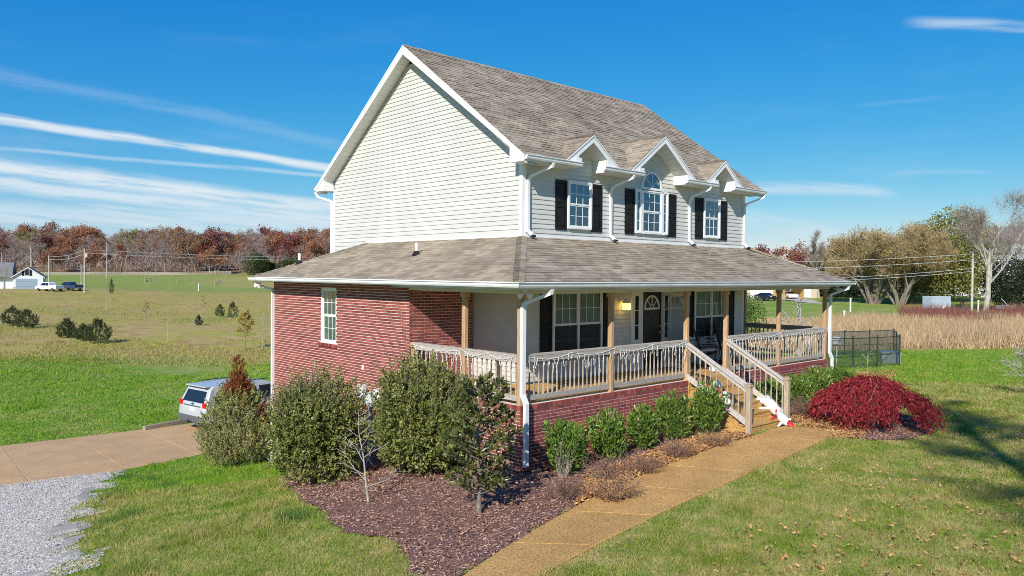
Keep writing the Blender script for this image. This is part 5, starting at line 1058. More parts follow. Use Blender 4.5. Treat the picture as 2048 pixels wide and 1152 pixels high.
def sedan(loc, rz, m, label, parent_group='cars at the far garage'):
    r = empty('parked_car', loc, rz, label, 'car', parent_group)
    prof = [(2.25, .45), (2.30, .65), (2.2, .85), (1.1, .98), (.45, 1.38), (-.6, 1.42), (-1.35, 1.08), (-2.15, 1.02), (-2.25, .8), (-2.25, .45), (-2.1, .28), (2.1, .28)]
    rounded(carbody(prof, [(0, .98)], 1.8, .76).build('body', m, r))
    for s in (-1, 1):
        f = lambda x, z: (x, s*(.905*(1-.24*(z-.98)/.44)+.006), z); q = MB(); q.add([f(.95, 1.0), f(-1.25, 1.06), f(-.65, 1.36), f(.42, 1.34)], [(0, 1, 2, 3)]); q.build('side_window', m_tint, r); q = MB(); q.box(2.15, s*.62-.18, .66, 2.29, s*.62+.18, .80); q.build('headlight', m_head, r); wheel(r, 1.4, s*.80, .33, .2); wheel(r, -1.4, s*.80, .33, .2)
    q = MB(); q.add([(1.08, -.72, 1.02), (1.08, .72, 1.02), (.50, .62, 1.37), (.50, -.62, 1.37)], [(0, 1, 2, 3)]); q.build('windscreen', m_tint, r); return r
# timber wheel stops by the drive
m_timber = mat('grey_timber', (.42, .35, .26), (.28, .23, .17), 5, .85, bump=.4, stretch=(6, 6, 6)); a = hit(288, 862); b = hit(372, 846)
q = MB(); q.beam(Vector(a)-Vector(a)+Vector((0, 0, .09)), Vector(b)-Vector(a)+Vector((0, 0, .09)), .16, .18); tag(q.build('landscape_timber', m_timber, loc=a), 'weathered square timber lying along the driveway edge behind the SUV', 'timber')
# ------------------------------------------------------------------ houses far off
m_palesiding = mat('pale_siding', (.72, .74, .76), (.66, .68, .70), 2, .6); m_bluedoor = mat('blue_grey_door', (.30, .37, .46), (.27, .34, .43), 3, .5); m_greyroof = mat('grey_roof', (.24, .23, .22), (.17, .165, .16), 2, .9, rnd=.1); m_tanbrick = mat('tan_brick', (.55, .43, .35), (.48, .37, .30), 6, .85); m_yellow = mat('yellow_canopy', (.70, .50, .20), (.6, .42, .16), 3, .7)
def gable_house(loc, rz, w, l, hw, rise, label, wallm, roofm, door=None, cat='house', ov=.35, base=None):
    """gable end on -Y side: w wide along x, l long along +y"""
    r = empty('garage' if door else 'distant_house', loc, rz, label, cat); z0 = -1.0
    q = MB(); q.prism([(-w/2, z0), (w/2, z0), (w/2, hw), (0, hw+rise), (-w/2, hw)], lambda x, z: (x, 0, z), lambda x, z: (x, l, z)); q.build('wall', wallm, r)
    if base: q = MB(); q.box(-w/2-.02, -.02, z0, w/2+.02, l+.02, .5); q.build('plinth', base, r)
    q = MB(); k = rise/(w/2); o_ = ov
    for s in (-1, 1):
        q.prism([(s*(w/2+o_), hw-k*o_), (0, hw+rise), (0, hw+rise+.14), (s*(w/2+o_), hw-k*o_+.14)], lambda x, z: (x, -ov, z+.02), lambda x, z: (x, l+ov, z+.02))
    rf = q.build('roof', roofm, r); q = MB()
    for s in (-1, 1): q.prism([(s*(w/2+o_), hw-k*o_-.04), (0, hw+rise-.04), (0, hw+rise+.12), (s*(w/2+o_), hw-k*o_+.12)], lambda x, z: (x, -ov-.05, z), lambda x, z: (x, -ov-.005, z))
    q.build('rake_board', m_white, r)
    if door:
        for (a, b, h) in door: q = MB(); q.box(a, -.06, 0.02, b, -.01, h); d = q.build('garage_door', m_bluedoor if wallm is m_palesiding else m_white, r); q = MB(); [q.box(a+.02, -.075, .02+h*i/4-.02, b-.02, -.061, .02+h*i/4) for i in range(1, 4)]; q.build('panel_line', m_plastic, d)
    return r
def gwindow(parent, x, z, w, h, y=-.03, shut=True):
    q = MB(); q.box(x-w/2, y-.04, z, x+w/2, y, z+h); o = q.build('window', m_white, parent); q = MB(); q.box(x-w/2+.08, y-.055, z+.08, x+w/2-.08, y-.041, z+h-.08); q.build('pane', m_tint, o)
    if shut:
        for s in (-1, 1): q = MB(); q.box(x+s*(w/2+.22)-.2, y-.05, z-.02, x+s*(w/2+.22)+.2, y, z+h+.02); q.build('shutter', m_black, parent)
GR = gp(56, 160); hr = gable_house(GR, math.radians(-14), 5.4, 10, 2.6, 1.9, 'pale garage with blue grey door and shuttered gable window across the field', m_palesiding, m_greyroof, [(-2.2, 1.6, 2.2)], 'garage', base=m_tanbrick); gwindow(hr, -.2, 2.85, .9, 1.2)
q = MB(); q.prism([(0, 2.5), (9, 2.5), (9, 4.4), (4, 5.6), (0, 4.2)], lambda y, z: (-14, y+1, z), lambda y, z: (-2.75, y+1, z)); q.build('roof_wing', m_greyroof, hr); q = MB(); q.box(-14, 2, -1, -2.72, 9, 2.48); q.build('wing_wall', m_palesiding, hr)
for k in range(3): q = MB(); q.box(-5.2-k*3, 1.2, -.3, -5.05-k*3, 1.35, 2.5); q.build('porch_post', m_white, hr)
fh = gp(215, 330); fr_ = gable_house(fh, math.radians(20), 7, 10, 3.0, 2.6, 'small brick house half hidden among the far trees', mat('far_brick', (.33, .17, .13), None, 2, .8), m_greyroof, None, 'house'); gwindow(fr_, -1.6, .6, 1.0, 1.8, shut=False); gwindow(fr_, 1.5, 1.0, 1.2, 1.4, shut=False)
fg = gp(1555, 150); fr_ = gable_house(fg+np.array([0, 0, .1]), math.radians(-50), 15, 9, 3.4, 2.6, 'tan brick garage with two white doors seen under the far porch roof', m_tanbrick, m_greyroof, [(-5.2, .2, 2.6), (1.2, 6.4, 2.6)], 'garage')
# yellow carport
cp = gp(1590, 143); r = empty('carport', cp, math.radians(-38), 'yellow fabric carport shelter beside the far garage', 'carport'); q = MB()
prof = [(-1.9, 0), (-1.9, 2.1), (-1.2, 2.7), (0, 3.0), (1.2, 2.7), (1.9, 2.1), (1.9, 0)]; pin = [(x*.97, z-.04 if z else 0) for x, z in prof][::-1]; q.prism(prof+pin, lambda x, z: (x, 0, z), lambda x, z: (x, 5.5, z)); q.build('canopy', m_yellow, r); q = MB(); q.prism([(-1.88, 2.05), (1.88, 2.05), (1.2, 2.66), (0, 2.96), (-1.2, 2.66)], lambda x, z: (x, .1, z), lambda x, z: (x, .14, z)); q.build('valance', m_yellow, r)
q = MB()
sedan(cp+np.array([1.6, 2.0, .02]), math.radians(-128), m_carwhite, 'white car parked inside the yellow carport'); sedan(gp(1532, 139), math.radians(-112), m_carblack, 'black car parked before the white garage doors')
wh = gp(2046, 150); gable_house(wh, math.radians(-20), 9, 14, 9, 5, 'tall white house behind the leafless trees at the field edge', m_palesiding, m_greyroof, None, 'house')
# ------------------------------------------------------------------ trailers, poles, fences, posts
m_trail = mat('trailer_grey', (.42, .47, .53), (.36, .41, .47), 2, .5)
tp = gp(1874, 104); r = empty('cargo_trailer', tp, math.radians(-28), 'grey enclosed cargo trailer standing on the far lawn', 'trailer'); q = MB(); q.prism([(-1.5, .42), (1.55, .42), (1.62, 1.2), (1.5, 2.0), (-1.5, 2.02)], lambda x, z: (x, -.85, z), lambda x, z: (x, .85, z)); q.build('box', m_trail, r)
q = MB(); q.box(-1.52, -.87, 1.98, 1.5, .87, 2.05); q.build('roof', m_greybox, r); q = MB(); q.box(-.75, -.87, .6, -.1, -.852, 1.75); q.build('side_door', m_trail, r); q = MB(); q.box(.1, -.95, .42, .95, -.851, .8); q.build('fender', m_white, r); wheel(r, .55, -.82, .33, .2); wheel(r, .55, .82, .33, .2); q = MB(); q.beam((1.5, 0, .45), (2.4, 0, .45), .1, .1); q.build('tongue', m_rubber, r)
tp = gp(1915, 100); r = empty('utility_trailer', tp, math.radians(-5), 'low black flatbed trailer with a winch frame beside the utility pole', 'trailer'); q = MB(); q.box(-1.6, -.8, .45, 1.5, .8, .55); q.box(-1.6, -.8, .55, 1.5, -.74, .7); q.box(-1.6, .74, .55, 1.5, .8, .7); q.build('deck', m_plastic, r); q = MB(); q.tube([(1.0, -.3, .5), (1.5, -.2, 1.3), (1.7, .2, 1.3), (1.3, .3, .5)], .07, 6); q.box(.3, -.3, .55, .8, .3, 1.1); q.build('winch_frame', m_rubber, r)
for s in (-1, 1): wheel(r, .9, s*.85, .32, .2)
q = MB(); q.lathe([(.1, 0), (.33, .02), (.33, .18), (.1, .2)], n=14); q = q.build('spare_wheel', m_rubber, r); q.location = (1.75, 0, 1.1); q.rotation_euler = (math.pi/2, 0, .4)
tp = gp(2012, 100); r = empty('boat_trailer', tp, math.radians(-8), 'pale aluminium jon boat on a trailer past the bare tree', 'boat'); q = MB(); q.loft([[(x, -w, .55), (x, -w*1.15, 1.0), (x, w*1.15, 1.0), (x, w, .55)] for x, w in ((-1.9, .25), (-1.3, .55), (1.5, .62))]); q.build('hull', m_metal, r); q = MB(); q.beam((-2.6, 0, .45), (1.6, 0, .45), .1, .1); q.box(.3, -.8, .4, .5, .8, .5); q.build('frame', m_rubber, r)
for s in (-1, 1): wheel(r, .9, s*.85, .3, .2)
q = MB(); q.box(1.5, -.2, .7, 1.75, .2, 1.35); q.build('outboard', m_rubber, r); q = MB(); q.beam((-1.2, 0, 1.9), (.6, -.6, .3), .06, .04); q.build('loose_board', m_white, r)
m_pole = mat('pole_wood', (.52, .48, .42), (.42, .38, .33), 6, .9)
POLES = {}
def pole(px, dep, top_y, base_y, label, r=.14, arm=False, tf=False):
    p = gp(px, dep); h = (pix(p)[1]-top_y)/FPX*dep; q = MB(); q.tube([(0, 0, -.3), (0, 0, h*.5), (0, 0, h)], [r, r*.85, r*.7], 8); rr = empty('utility_pole', p, 0, label, 'utility pole', 'utility poles'); q.build('pole', m_pole, rr)
    if tf: q = MB(); q.lathe([(.0, 0), (.22, 0), (.24, .05), (.24, .7), (.15, .78), (0, .8)], (.35, 0, h*.80), 10); q.build('transformer', m_greybox, rr)
    if arm: q = MB(); q.tube([(0, 0, h*.97), (.5, .4, h*1.02)], .05, 5); q.lathe([(.2, 0), (.14, .1), (.02, .14)], (.5, .4, h*1.0), 8); q.build('yard_light', m_greybox, rr)
    POLES[(px)] = p+np.array([0, 0, h]); return rr
pole(61, 235, 492, 540, 'utility pole among the trees behind the blue grey garage'); pole(98, 158, 511, 565, 'pale utility pole standing behind the white pickup', .13); pole(163, 165, 572, 500, 'short pole beside the tall transformer pole') if False else None
pole(162.5, 168, 530, 572, 'short pale pole right beside the transformer pole', .13); pole(169, 150, 497, 577, 'tall pale pole with transformer right of the two pickups', .17, tf=True); pole(4, 250, 504, 545, 'utility pole behind the garage roof at the wood edge'); pole(214, 262, 484, 548, 'thin pole by the long fence below the wood', .15); pole(1945, 105, 505, 622, 'pale utility pole with a yard light beside the bare tree', .17, arm=True)
def wire(a, b, sag, label, r=.028):
    a, b = np.array(a), np.array(b); n = 24; mid = [a+(b-a)*t-np.array([0, 0, 4*sag*t*(1-t)]) for t in np.linspace(0, 1, n)]; q = MB(); q.tube([m-a for m in mid], r, 4); tag(q.build('overhead_wire', m_greybox, loc=a), label, 'wire', 'overhead wires')
p1 = POLES[169]
for k, dz in enumerate((0, -.7)):
    b = gp(1100, 250); b[2] += 11+dz; wire(p1+np.array([0, 0, -.2+dz]), b, 2.5, 'thin overhead wire crossing in front of the far wood')
    wire(POLES[98]+np.array([0, 0, -.1+dz]), p1+np.array([0, 0, -.3+dz]), .5, 'thin overhead wire crossing in front of the far wood')
p2 = POLES[1945]
for k, (dz, sg) in enumerate(((-.2, 1.0), (-1.0, 1.2), (-2.2, 1.6), (-2.6, 1.6))):
    b = gp(1150, 130); b[2] += 8+dz; wire(p2+np.array([0, 0, dz]), b, sg, 'thin overhead wire strung from the pole with the yard light', .022)
# long fence along the wood
fa_, fb_ = gp(70, 272), gp(462, 285); r = empty('farm_fence', fa_, 0, 'long grey rail fence at the foot of the wood', 'fence'); n = 74; q = MB()
for i in range(n+1):
    p = fa_+(fb_-fa_)*i/n; p[2] = gz(p[0], p[1]); p = p-fa_; q2 = MB(); q2.box(p[0]-.08, p[1]-.08, p[2]-.2, p[0]+.08, p[1]+.08, p[2]+1.45); q2.build('post', m_timber, r)
    if i: 
        for zz in (.45, .85, 1.25): q.beam(prev+np.array([0, 0, zz]), p+np.array([0, 0, zz]), .05, .14)
    prev = p
q.build('rails', m_pole, r)['kind'] = 'stuff'
# wire fence posts in the pasture
for i, (px, dep, h) in enumerate([(300, 205, 1.5), (318, 205, 1.5), (338, 207, 1.5), (353, 200, 1.4), (376, 215, 1.6), (388, 200, 1.5), (408, 200, 1.4), (433, 210, 1.5), (451, 230, 1.9), (473, 212, 1.4), (492, 195, 1.4), (512, 196, 1.4), (376, 225, 1.4), (420, 226, 1.4)]):
    q = MB(); q.tube([(0, 0, -.1), (0.02, 0, h)], .055, 6); tag(q.build('fence_post', m_timber, loc=gp(px, dep)), 'grey wire fence post in the pasture below the wood', 'post', 'pasture fence posts')
for px, dep in ((290, 206), (430, 196)):
    q = MB(); [q.beam((0, 0, z), (2.0, .6, z), .07, .1) for z in (.4, .8, 1.25)]; q.beam((0, 0, .3), (2.0, .6, 1.35), .07, .1); q.box(-.1, -.1, -.1, .1, .1, 1.6); q.box(1.95, .5, -.1, 2.15, .7, 1.6); tag(q.build('fence_brace', m_timber, loc=gp(px, dep)), 'grey wooden brace panel of the pasture wire fence', 'fence brace', 'pasture fence braces')
for px, dep, h in ((82, 250, 1.6), (397, 168, 1.5), (1702, 100, 1.8), (1690, 84, .9), (1958, 100, 1.5), (214, 270, 1.8)):
    q = MB(); q.tube([(0, 0, -.1), (0, 0, h)], .1, 6); q.lathe([(.12, 0), (.13, .1), (.05, .16)], (0, 0, h), 6); tag(q.build('marker_post', m_white, loc=gp(px, dep)), 'short white marker post standing in the grass', 'post', 'white marker posts')
# ------------------------------------------------------------------ netted garden pen
def pen():
    A, B, C_, E_ = gp(1655, 30.5), gp(1802, 35), gp(1790, 44), gp(1640, 42); base = A; r = empty('netted_pen', base, 0, 'low garden pen with dark green netting right of the porch', 'pen'); hgt = 1.35; m_net = meshscreen('green_net', (.035, .07, .055), .42); m_netpost = mat('green_post', (.02, .05, .035), None, 3, .6)
    C4 = [A, B, C_, E_]
    for i in range(4):
        a, b = C4[i]-base, C4[(i+1) % 4]-base; q = MB(); q.quad(a, b, b+np.array([0, 0, hgt]), a+np.array([0, 0, hgt])); q.build('net_panel', m_net, r); q = MB(); q.tube([a+np.array([0, 0, hgt]), (a+b)/2+np.array([0, 0, hgt-.04]), b+np.array([0, 0, hgt])], .018, 5); q.tube([a+np.array([0, 0, .55]), b+np.array([0, 0, .55])], .014, 4); q.build('top_line', m_netpost, r)
        n = 3 if i % 2 == 0 else 2
        for k in range(n): p = a+(b-a)*k/n; q = MB(); q.box(p[0]-.025, p[1]-.025, p[2]-.1, p[0]+.025, p[1]+.025, p[2]+hgt+.08); q.build('post', m_netpost, r)
    q = MB(); T = [c-base+np.array([0, 0, hgt+.01]) for c in C4]; q.quad(*T); q.build('net_roof', meshscreen('net_roof', (.04, .06, .05), .25), r)
    p = gp(1676, 34); q = MB(); q.tube([(0, 0, 0), (0, 0, 1.0)], .03, 6); q.box(-.16, -.12, 1.0, .16, .12, 1.18); q.prism([(-.2, 1.18), (.2, 1.18), (0, 1.32)], lambda x, z: (x, -.16, z), lambda x, z: (x, .16, z)); tag(q.build('bird_house', m_greybox, loc=p), 'grey bird house on a stake inside the netted pen', 'bird house')
    p = gp(1782, 36.5); q = MB(); q.box(-.55, -.4, 0, .55, .4, .55); [q.tube([(-.55+k*.11, -.42, 0), (-.55+k*.11, -.42, .56)], .008, 4) for k in range(11)]; q.box(-.58, -.43, .53, .58, .43, .57); tag(q.build('wire_crate', m_metal, loc=p, rz=.5), 'low grey wire crate standing in the corner of the netted pen', 'crate')
pen()
# ------------------------------------------------------------------ small trees in the field at the left
grp = 'small cedars in the near field'
for i, (px, dep, h, w, lab) in enumerate([(25, 80, 2.0, 2.1, 'bushy dark cedar at the dry grass edge, left of its pair'), (53, 77, 1.9, 2.0, 'bushy dark cedar closing the pair at the dry grass edge'), (134, 68, 1.75, 1.7, 'lone dark cedar bush between the two pairs in the field'), (166, 66, 1.45, 1.3, 'smaller dark cedar bush beside the big one casting a shadow'), (195, 64.5, 2.1, 1.9, 'biggest dark cedar bush of the field casting a long shadow')]):
    cedar('field_cedar', gp(px, dep), w, h, 260, l_fieldcedar, lab, 110+i, group=grp, per=20, needle=.14, sp=1.6)
for i, (px, dep, h, w, lab) in enumerate([(223, 150, 3.0, .75, 'slim columnar evergreen standing alone near the white marker post'), (398, 83, 1.15, .7, 'tiny cone shaped evergreen in the field with a bare stem'), (440, 96, 1.6, 1.0, 'small round cedar beside a taller one in the field'), (466, 93, 2.1, 1.3, 'round dark cedar right of the smaller one in the field')]):
    cedar('field_evergreen', gp(px, dep), w, h, 150, l_fieldcedar, lab, 130+i, group='lone evergreens in the field', per=18, needle=.12, sp=1.2)
l_yel = leafmat('yellow_leaf', (.50, .32, .03), (.36, .22, .025), .35, .6, c3=(.55, .40, .08)); l_or = leafmat('orange_leaf', (.42, .15, .03), (.3, .1, .025), .35, .6)
twigtree('field_sapling', gp(491, 62), 3.0, 'young tree with golden yellow leaves left of the downspout', 141, m_bark, n1=26, r0=.05, tw=.42, leaf=(l_yel, .13), nleaf=9, low=.35)
twigtree('field_sapling', gp(293, 88), 2.2, 'young tree with a few orange leaves in the dry field', 142, m_bark, n1=12, r0=.035, tw=.4, leaf=(l_or, .1), nleaf=4, low=.4); twigtree('field_sapling', gp(408, 100), 2.4, 'orange leaved sapling behind the tiny evergreen', 143, m_bark, n1=12, r0=.035, tw=.35, leaf=(l_yel, .1), nleaf=3, low=.3)
for i, (px, dep, h) in enumerate([(132, 100, 3.0), (213, 105, 3.2), (242, 100, 2.8), (335, 66, 2.6), (402, 64, 3.4), (466, 72, 2.2), (388, 100, 2.6), (525, 62, 3.0), (540, 75, 3.2)]):
    twigtree('field_sapling', gp(px, dep), h, 'thin leafless sapling planted in the dry field', 150+i, t_grey, group='bare saplings in the field', n1=9, r0=.028, tw=.3, low=.35)
# ------------------------------------------------------------------ woods
def treeproto(seed, h, spread, trunk_r, levels=3, nb=7, up=.55, fork=.3, twigs=6, twl=1.0, tww=.02, multi=1, droop=0., cl=(.42, .66)):
    g = np.random.default_rng(seed); mb = MB(); tips = []
    def grow(p, d, L0, r, lev):
        n = 4; pts = [p]; 
        for k in range(n): d = unitv(d+g.normal(size=3)*.10+np.array([0, 0, .05-droop*(lev > 0)])); pts.append(pts[-1]+d*L0/n)
        mb.tube(pts, [r*(1-.55*k/n) for k in range(n+1)], 7 if lev == 0 else (5 if lev == 1 else 3), cap=False)
        if lev >= levels: tips.append((pts[-1], d, L0)); tips.append((pts[-2], d, L0)); return
        m = nb if lev == 0 else max(3, nb-2)
        for j in range(m):
            t = fork+(1-fork)*(j+g.random())/m; i = min(n-1, int(t*n)); q = pts[i]+(pts[i+1]-pts[i])*(t*n-i); a = g.uniform(0, 6.28); sd = unitv(np.cross(d, g.normal(size=3))); nd = unitv(d*up+sd*spread); grow(q, nd, L0*g.uniform(*cl)*(1.15-.45*t), r*(1-.55*t)*.55, lev+1)
        tips.append((pts[-1], d, L0*.5))
    for k in range(multi):
        a = k*6.28/multi+g.uniform(-.3, .3); grow(np.array([math.cos(a)*.35*(multi > 1), math.sin(a)*.35*(multi > 1), -.2]), unitv(np.array([math.cos(a)*(.45 if multi > 1 else .03), math.sin(a)*(.45 if multi > 1 else .03), 1.])), h*(.62 if levels > 2 else .75)*g.uniform(.85, 1.05), trunk_r, 0)
    P = np.array([t[0] for t in tips]); D = np.array([t[1] for t in tips]); Ls = np.array([t[2] for t in tips]); k = twigs
    C = np.repeat(P, k, 0)-np.repeat(D*Ls[:, None], k, 0)*g.random((len(P)*k, 1))*.8; A = np.repeat(D, k, 0)+g.normal(size=(len(P)*k, 3))*.55+np.array([0, 0, -droop]); tw = striparr(C, A, twl*g.uniform(.5, 1.3, len(C)), tww, g); ends = C+unitv(A)*twl*.6
    zs = max(p[2] for p in P)/h; return mb, tw, P, ends, zs
def crownleaves(ends, n, size, seed, jit=.5, low=0.):
    g = np.random.default_rng(seed); i = g.integers(0, len(ends), n); C = ends[i]+g.normal(size=(n, 3))*jit; C = C[C[:, 2] > low]; return leafarr(C, g.normal(size=(len(C), 3)), size*g.uniform(.6, 1.3, len(C)), size*.75, g, .15)
tk_grey = mat('grey_trunk', (.27, .225, .185), (.19, .155, .125), 2, .95); tk_pale = mat('pale_trunk', (.46, .42, .36), (.34, .30, .26), 2, .95); tw_m = mat('twig_haze', (.34, .26, .22), (.27, .205, .175), .15, .95, rnd=.25); tw_pale = mat('pale_twig_haze', (.30, .24, .195), (.24, .195, .16), .3, .95, rnd=.2)  # tw_m lightened to stand in for air haze over the far wood
WL = {'rust': leafmat('rust_leaf', (.38, .15, .075), (.29, .115, .06), .3, .8, c3=(.42, .2, .1)), 'red': leafmat('wine_leaf', (.27, .07, .06), (.2, .05, .045), .3, .8), 'tan': leafmat('tan_leaf', (.36, .19, .075), (.27, .14, .055), .3, .8), 'olive': leafmat('olive_leaf', (.30, .25, .06), (.22, .18, .045), .3, .8, c3=(.2, .22, .05)), 'brown': leafmat('brown_leaf', (.30, .18, .125), (.23, .135, .095), .3, .8)}  # rust, red and brown paled too, in place of distance haze
PRO = []
for sd in range(4):
    mb, tw, P, ends, zs = treeproto(200+sd, 15+sd, .75, .26, 3, 6, .55, .32, 7, 1.5, .05); PRO.append((mb.mesh('trunk'), tw, ends))
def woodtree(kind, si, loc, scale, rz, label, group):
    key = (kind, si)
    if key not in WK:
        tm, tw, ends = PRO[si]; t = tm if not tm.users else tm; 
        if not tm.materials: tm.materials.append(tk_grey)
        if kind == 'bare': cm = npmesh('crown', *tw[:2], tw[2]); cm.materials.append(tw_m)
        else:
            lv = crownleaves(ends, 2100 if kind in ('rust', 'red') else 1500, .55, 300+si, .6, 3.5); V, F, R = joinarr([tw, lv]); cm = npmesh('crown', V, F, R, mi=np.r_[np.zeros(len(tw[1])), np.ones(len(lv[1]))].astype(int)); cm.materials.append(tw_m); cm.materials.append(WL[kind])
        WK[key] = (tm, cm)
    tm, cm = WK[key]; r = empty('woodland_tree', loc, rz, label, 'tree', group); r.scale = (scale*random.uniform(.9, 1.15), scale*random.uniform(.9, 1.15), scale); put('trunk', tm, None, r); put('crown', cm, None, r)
WK = {}
KL = {'bare': 'leafless grey tree in the far wood on the hill', 'rust': 'rust orange leaved tree in the far wood on the hill', 'red': 'dark red leaved tree in the far wood on the hill', 'tan': 'tan leaved oak in the far wood on the hill', 'olive': 'yellowish olive tree in the far wood on the hill', 'brown': 'brown leaved tree in the far wood on the hill'}
R = random.Random(5)
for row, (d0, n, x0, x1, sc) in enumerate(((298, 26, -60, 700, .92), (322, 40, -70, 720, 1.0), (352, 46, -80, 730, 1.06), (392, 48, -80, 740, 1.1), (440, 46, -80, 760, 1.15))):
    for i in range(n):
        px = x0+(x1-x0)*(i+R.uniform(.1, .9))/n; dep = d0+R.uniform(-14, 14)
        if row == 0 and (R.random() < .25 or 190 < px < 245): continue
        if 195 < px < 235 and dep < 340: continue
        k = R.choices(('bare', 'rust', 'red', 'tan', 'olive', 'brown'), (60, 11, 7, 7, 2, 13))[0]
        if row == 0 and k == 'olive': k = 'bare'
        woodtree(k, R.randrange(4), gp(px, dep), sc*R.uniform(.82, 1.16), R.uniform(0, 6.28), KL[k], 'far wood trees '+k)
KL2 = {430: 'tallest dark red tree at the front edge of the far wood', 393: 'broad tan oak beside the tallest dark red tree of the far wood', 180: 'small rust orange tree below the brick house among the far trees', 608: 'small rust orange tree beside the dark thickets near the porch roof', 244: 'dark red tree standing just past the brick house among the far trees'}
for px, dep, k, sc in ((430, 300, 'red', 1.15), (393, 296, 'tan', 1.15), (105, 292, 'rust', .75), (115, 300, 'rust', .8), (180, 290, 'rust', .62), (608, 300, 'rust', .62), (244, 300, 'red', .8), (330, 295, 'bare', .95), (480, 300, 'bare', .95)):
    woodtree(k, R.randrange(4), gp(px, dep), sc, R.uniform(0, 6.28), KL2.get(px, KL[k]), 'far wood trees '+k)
for i, (px, dep, h, w) in enumerate(((522, 285, 7.5, 7), (578, 290, 5.5, 9), (545, 290, 4, 5))):
    bush('evergreen_thicket', gp(px, dep), w/2, w/2, h, 3500, .55, .4, l_fieldcedar, 'dark evergreen thicket at the foot of the far wood', 330+i, shoots=0, group='dark evergreen thickets', stem_n=6)
# low brush and the wooded ridge behind, nobody could count it
g = np.random.default_rng(8); pts = []
for dep in np.linspace(300, 560, 60):
    n = 70; pxs = g.uniform(-150, 800, n); Q = np.array([gp(a, dep+g.uniform(-3, 3)) for a in pxs]); pts.append(Q)
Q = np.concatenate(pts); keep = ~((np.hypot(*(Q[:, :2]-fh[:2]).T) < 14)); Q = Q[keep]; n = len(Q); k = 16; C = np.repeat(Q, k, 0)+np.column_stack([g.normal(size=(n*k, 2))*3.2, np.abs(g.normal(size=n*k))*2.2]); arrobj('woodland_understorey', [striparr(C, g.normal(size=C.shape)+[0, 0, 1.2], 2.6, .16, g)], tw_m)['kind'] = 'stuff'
# ------------------------------------------------------------------ right hand trees
def bigtree(name, loc, h, label, seed, trunkm, twm, leaf=None, nl=0, ls=.3, **kw):
    mb, tw, P, ends, zs = treeproto(seed, h, **kw); s = 1/zs if zs > 0 else 1; r = empty(name, loc, 0, label, 'tree'); r.scale = (s, s, s); mb.build('trunk', trunkm, r); arrobj('twigs', [tw], twm, r)
    if nl: arrobj('crown', [crownleaves(ends, nl, ls, seed, .35, 1.)], leaf, r)
    return r
l_wil = leafmat('willow_leaf', (.40, .30, .10), (.30, .22, .075), .3, .8, c3=(.34, .32, .10)); l_ever = leafmat('evergreen_leaf', (.17, .18, .04), (.11, .12, .03), .2, .7, c3=(.28, .25, .06)); l_dk = leafmat('dark_evergreen', (.035, .05, .018), (.025, .035, .013), .15, .7)
bigtree('bare_tree', gp(1972, 104), 16.5, 'tall leafless pale tree next to the utility pole', 401, tk_pale, tw_pale, spread=.52, trunk_r=.40, levels=4, nb=6, up=.95, fork=.3, twigs=4, twl=1.8, tww=.035, cl=(.6, .8))
for i, (px, dep, h, sd) in enumerate(((1748, 128, 12.0, 411), (1800, 124, 12.5, 412))):
    bigtree('willow_tree', gp(px, dep), h, 'many stemmed rust brown willow on the far lawn, %s' % ('behind its companion' if i == 0 else 'nearest the grey trailer'), sd, tk_grey, mat('willow_twig%d' % i, (.44, .32, .18), (.34, .245, .14), .2, .95, rnd=.25), l_wil, 7500, .26, spread=.55, trunk_r=.3, levels=3, nb=7, up=.85, fork=.3, twigs=16, twl=1.5, tww=.03, multi=6, droop=.02)
bigtree('bare_tree', gp(1638, 150), 13, 'slim pale leafless tree left of the willows', 421, tk_pale, tw_pale, spread=.45, trunk_r=.22, levels=3, nb=7, up=.9, fork=.35, twigs=9, twl=1.0, tww=.03)
bigtree('bare_tree', gp(2038, 125), 14, 'leafless grey brown tree in front of the tall white house', 422, tk_grey, tw_pale, spread=.7, trunk_r=.25, levels=3, nb=8, up=.6, fork=.25, twigs=8, twl=1.6, tww=.03, cl=(.5, .72))
def evergreen(loc, rx, h, n, m, label, seed, ls=.5):
    g = np.random.default_rng(seed); r = empty('evergreen_tree', loc, 0, label, 'tree'); P, d = shellpts(g, n, rx, rx, h, 2.4, 14, .2, zmin=h*.06); A = d*.6+g.normal(size=d.shape)*.6+[0, 0, -.1]; arrobj('crown', [leafarr(P, A, ls*g.uniform(.6, 1.3, len(P)), ls*.5, g)], m, r); q = MB(); q.tube([(0, 0, -.2), (0, 0, h*.6)], [.25, .1], 7); q.build('trunk', tk_grey, r)
evergreen(gp(1888, 135), 6.2, 13.3, 20000, l_ever, 'broad yellow green evergreen behind the grey trailer', 431); evergreen(gp(1862, 148), 5.0, 11.5, 12000, l_ever, 'yellow green evergreen between the willow and the broad evergreen', 432); evergreen(gp(2040, 108), 3.6, 6.2, 11000, l_dk, 'dark rounded evergreen with a twisted trunk at the field edge', 433, .35)
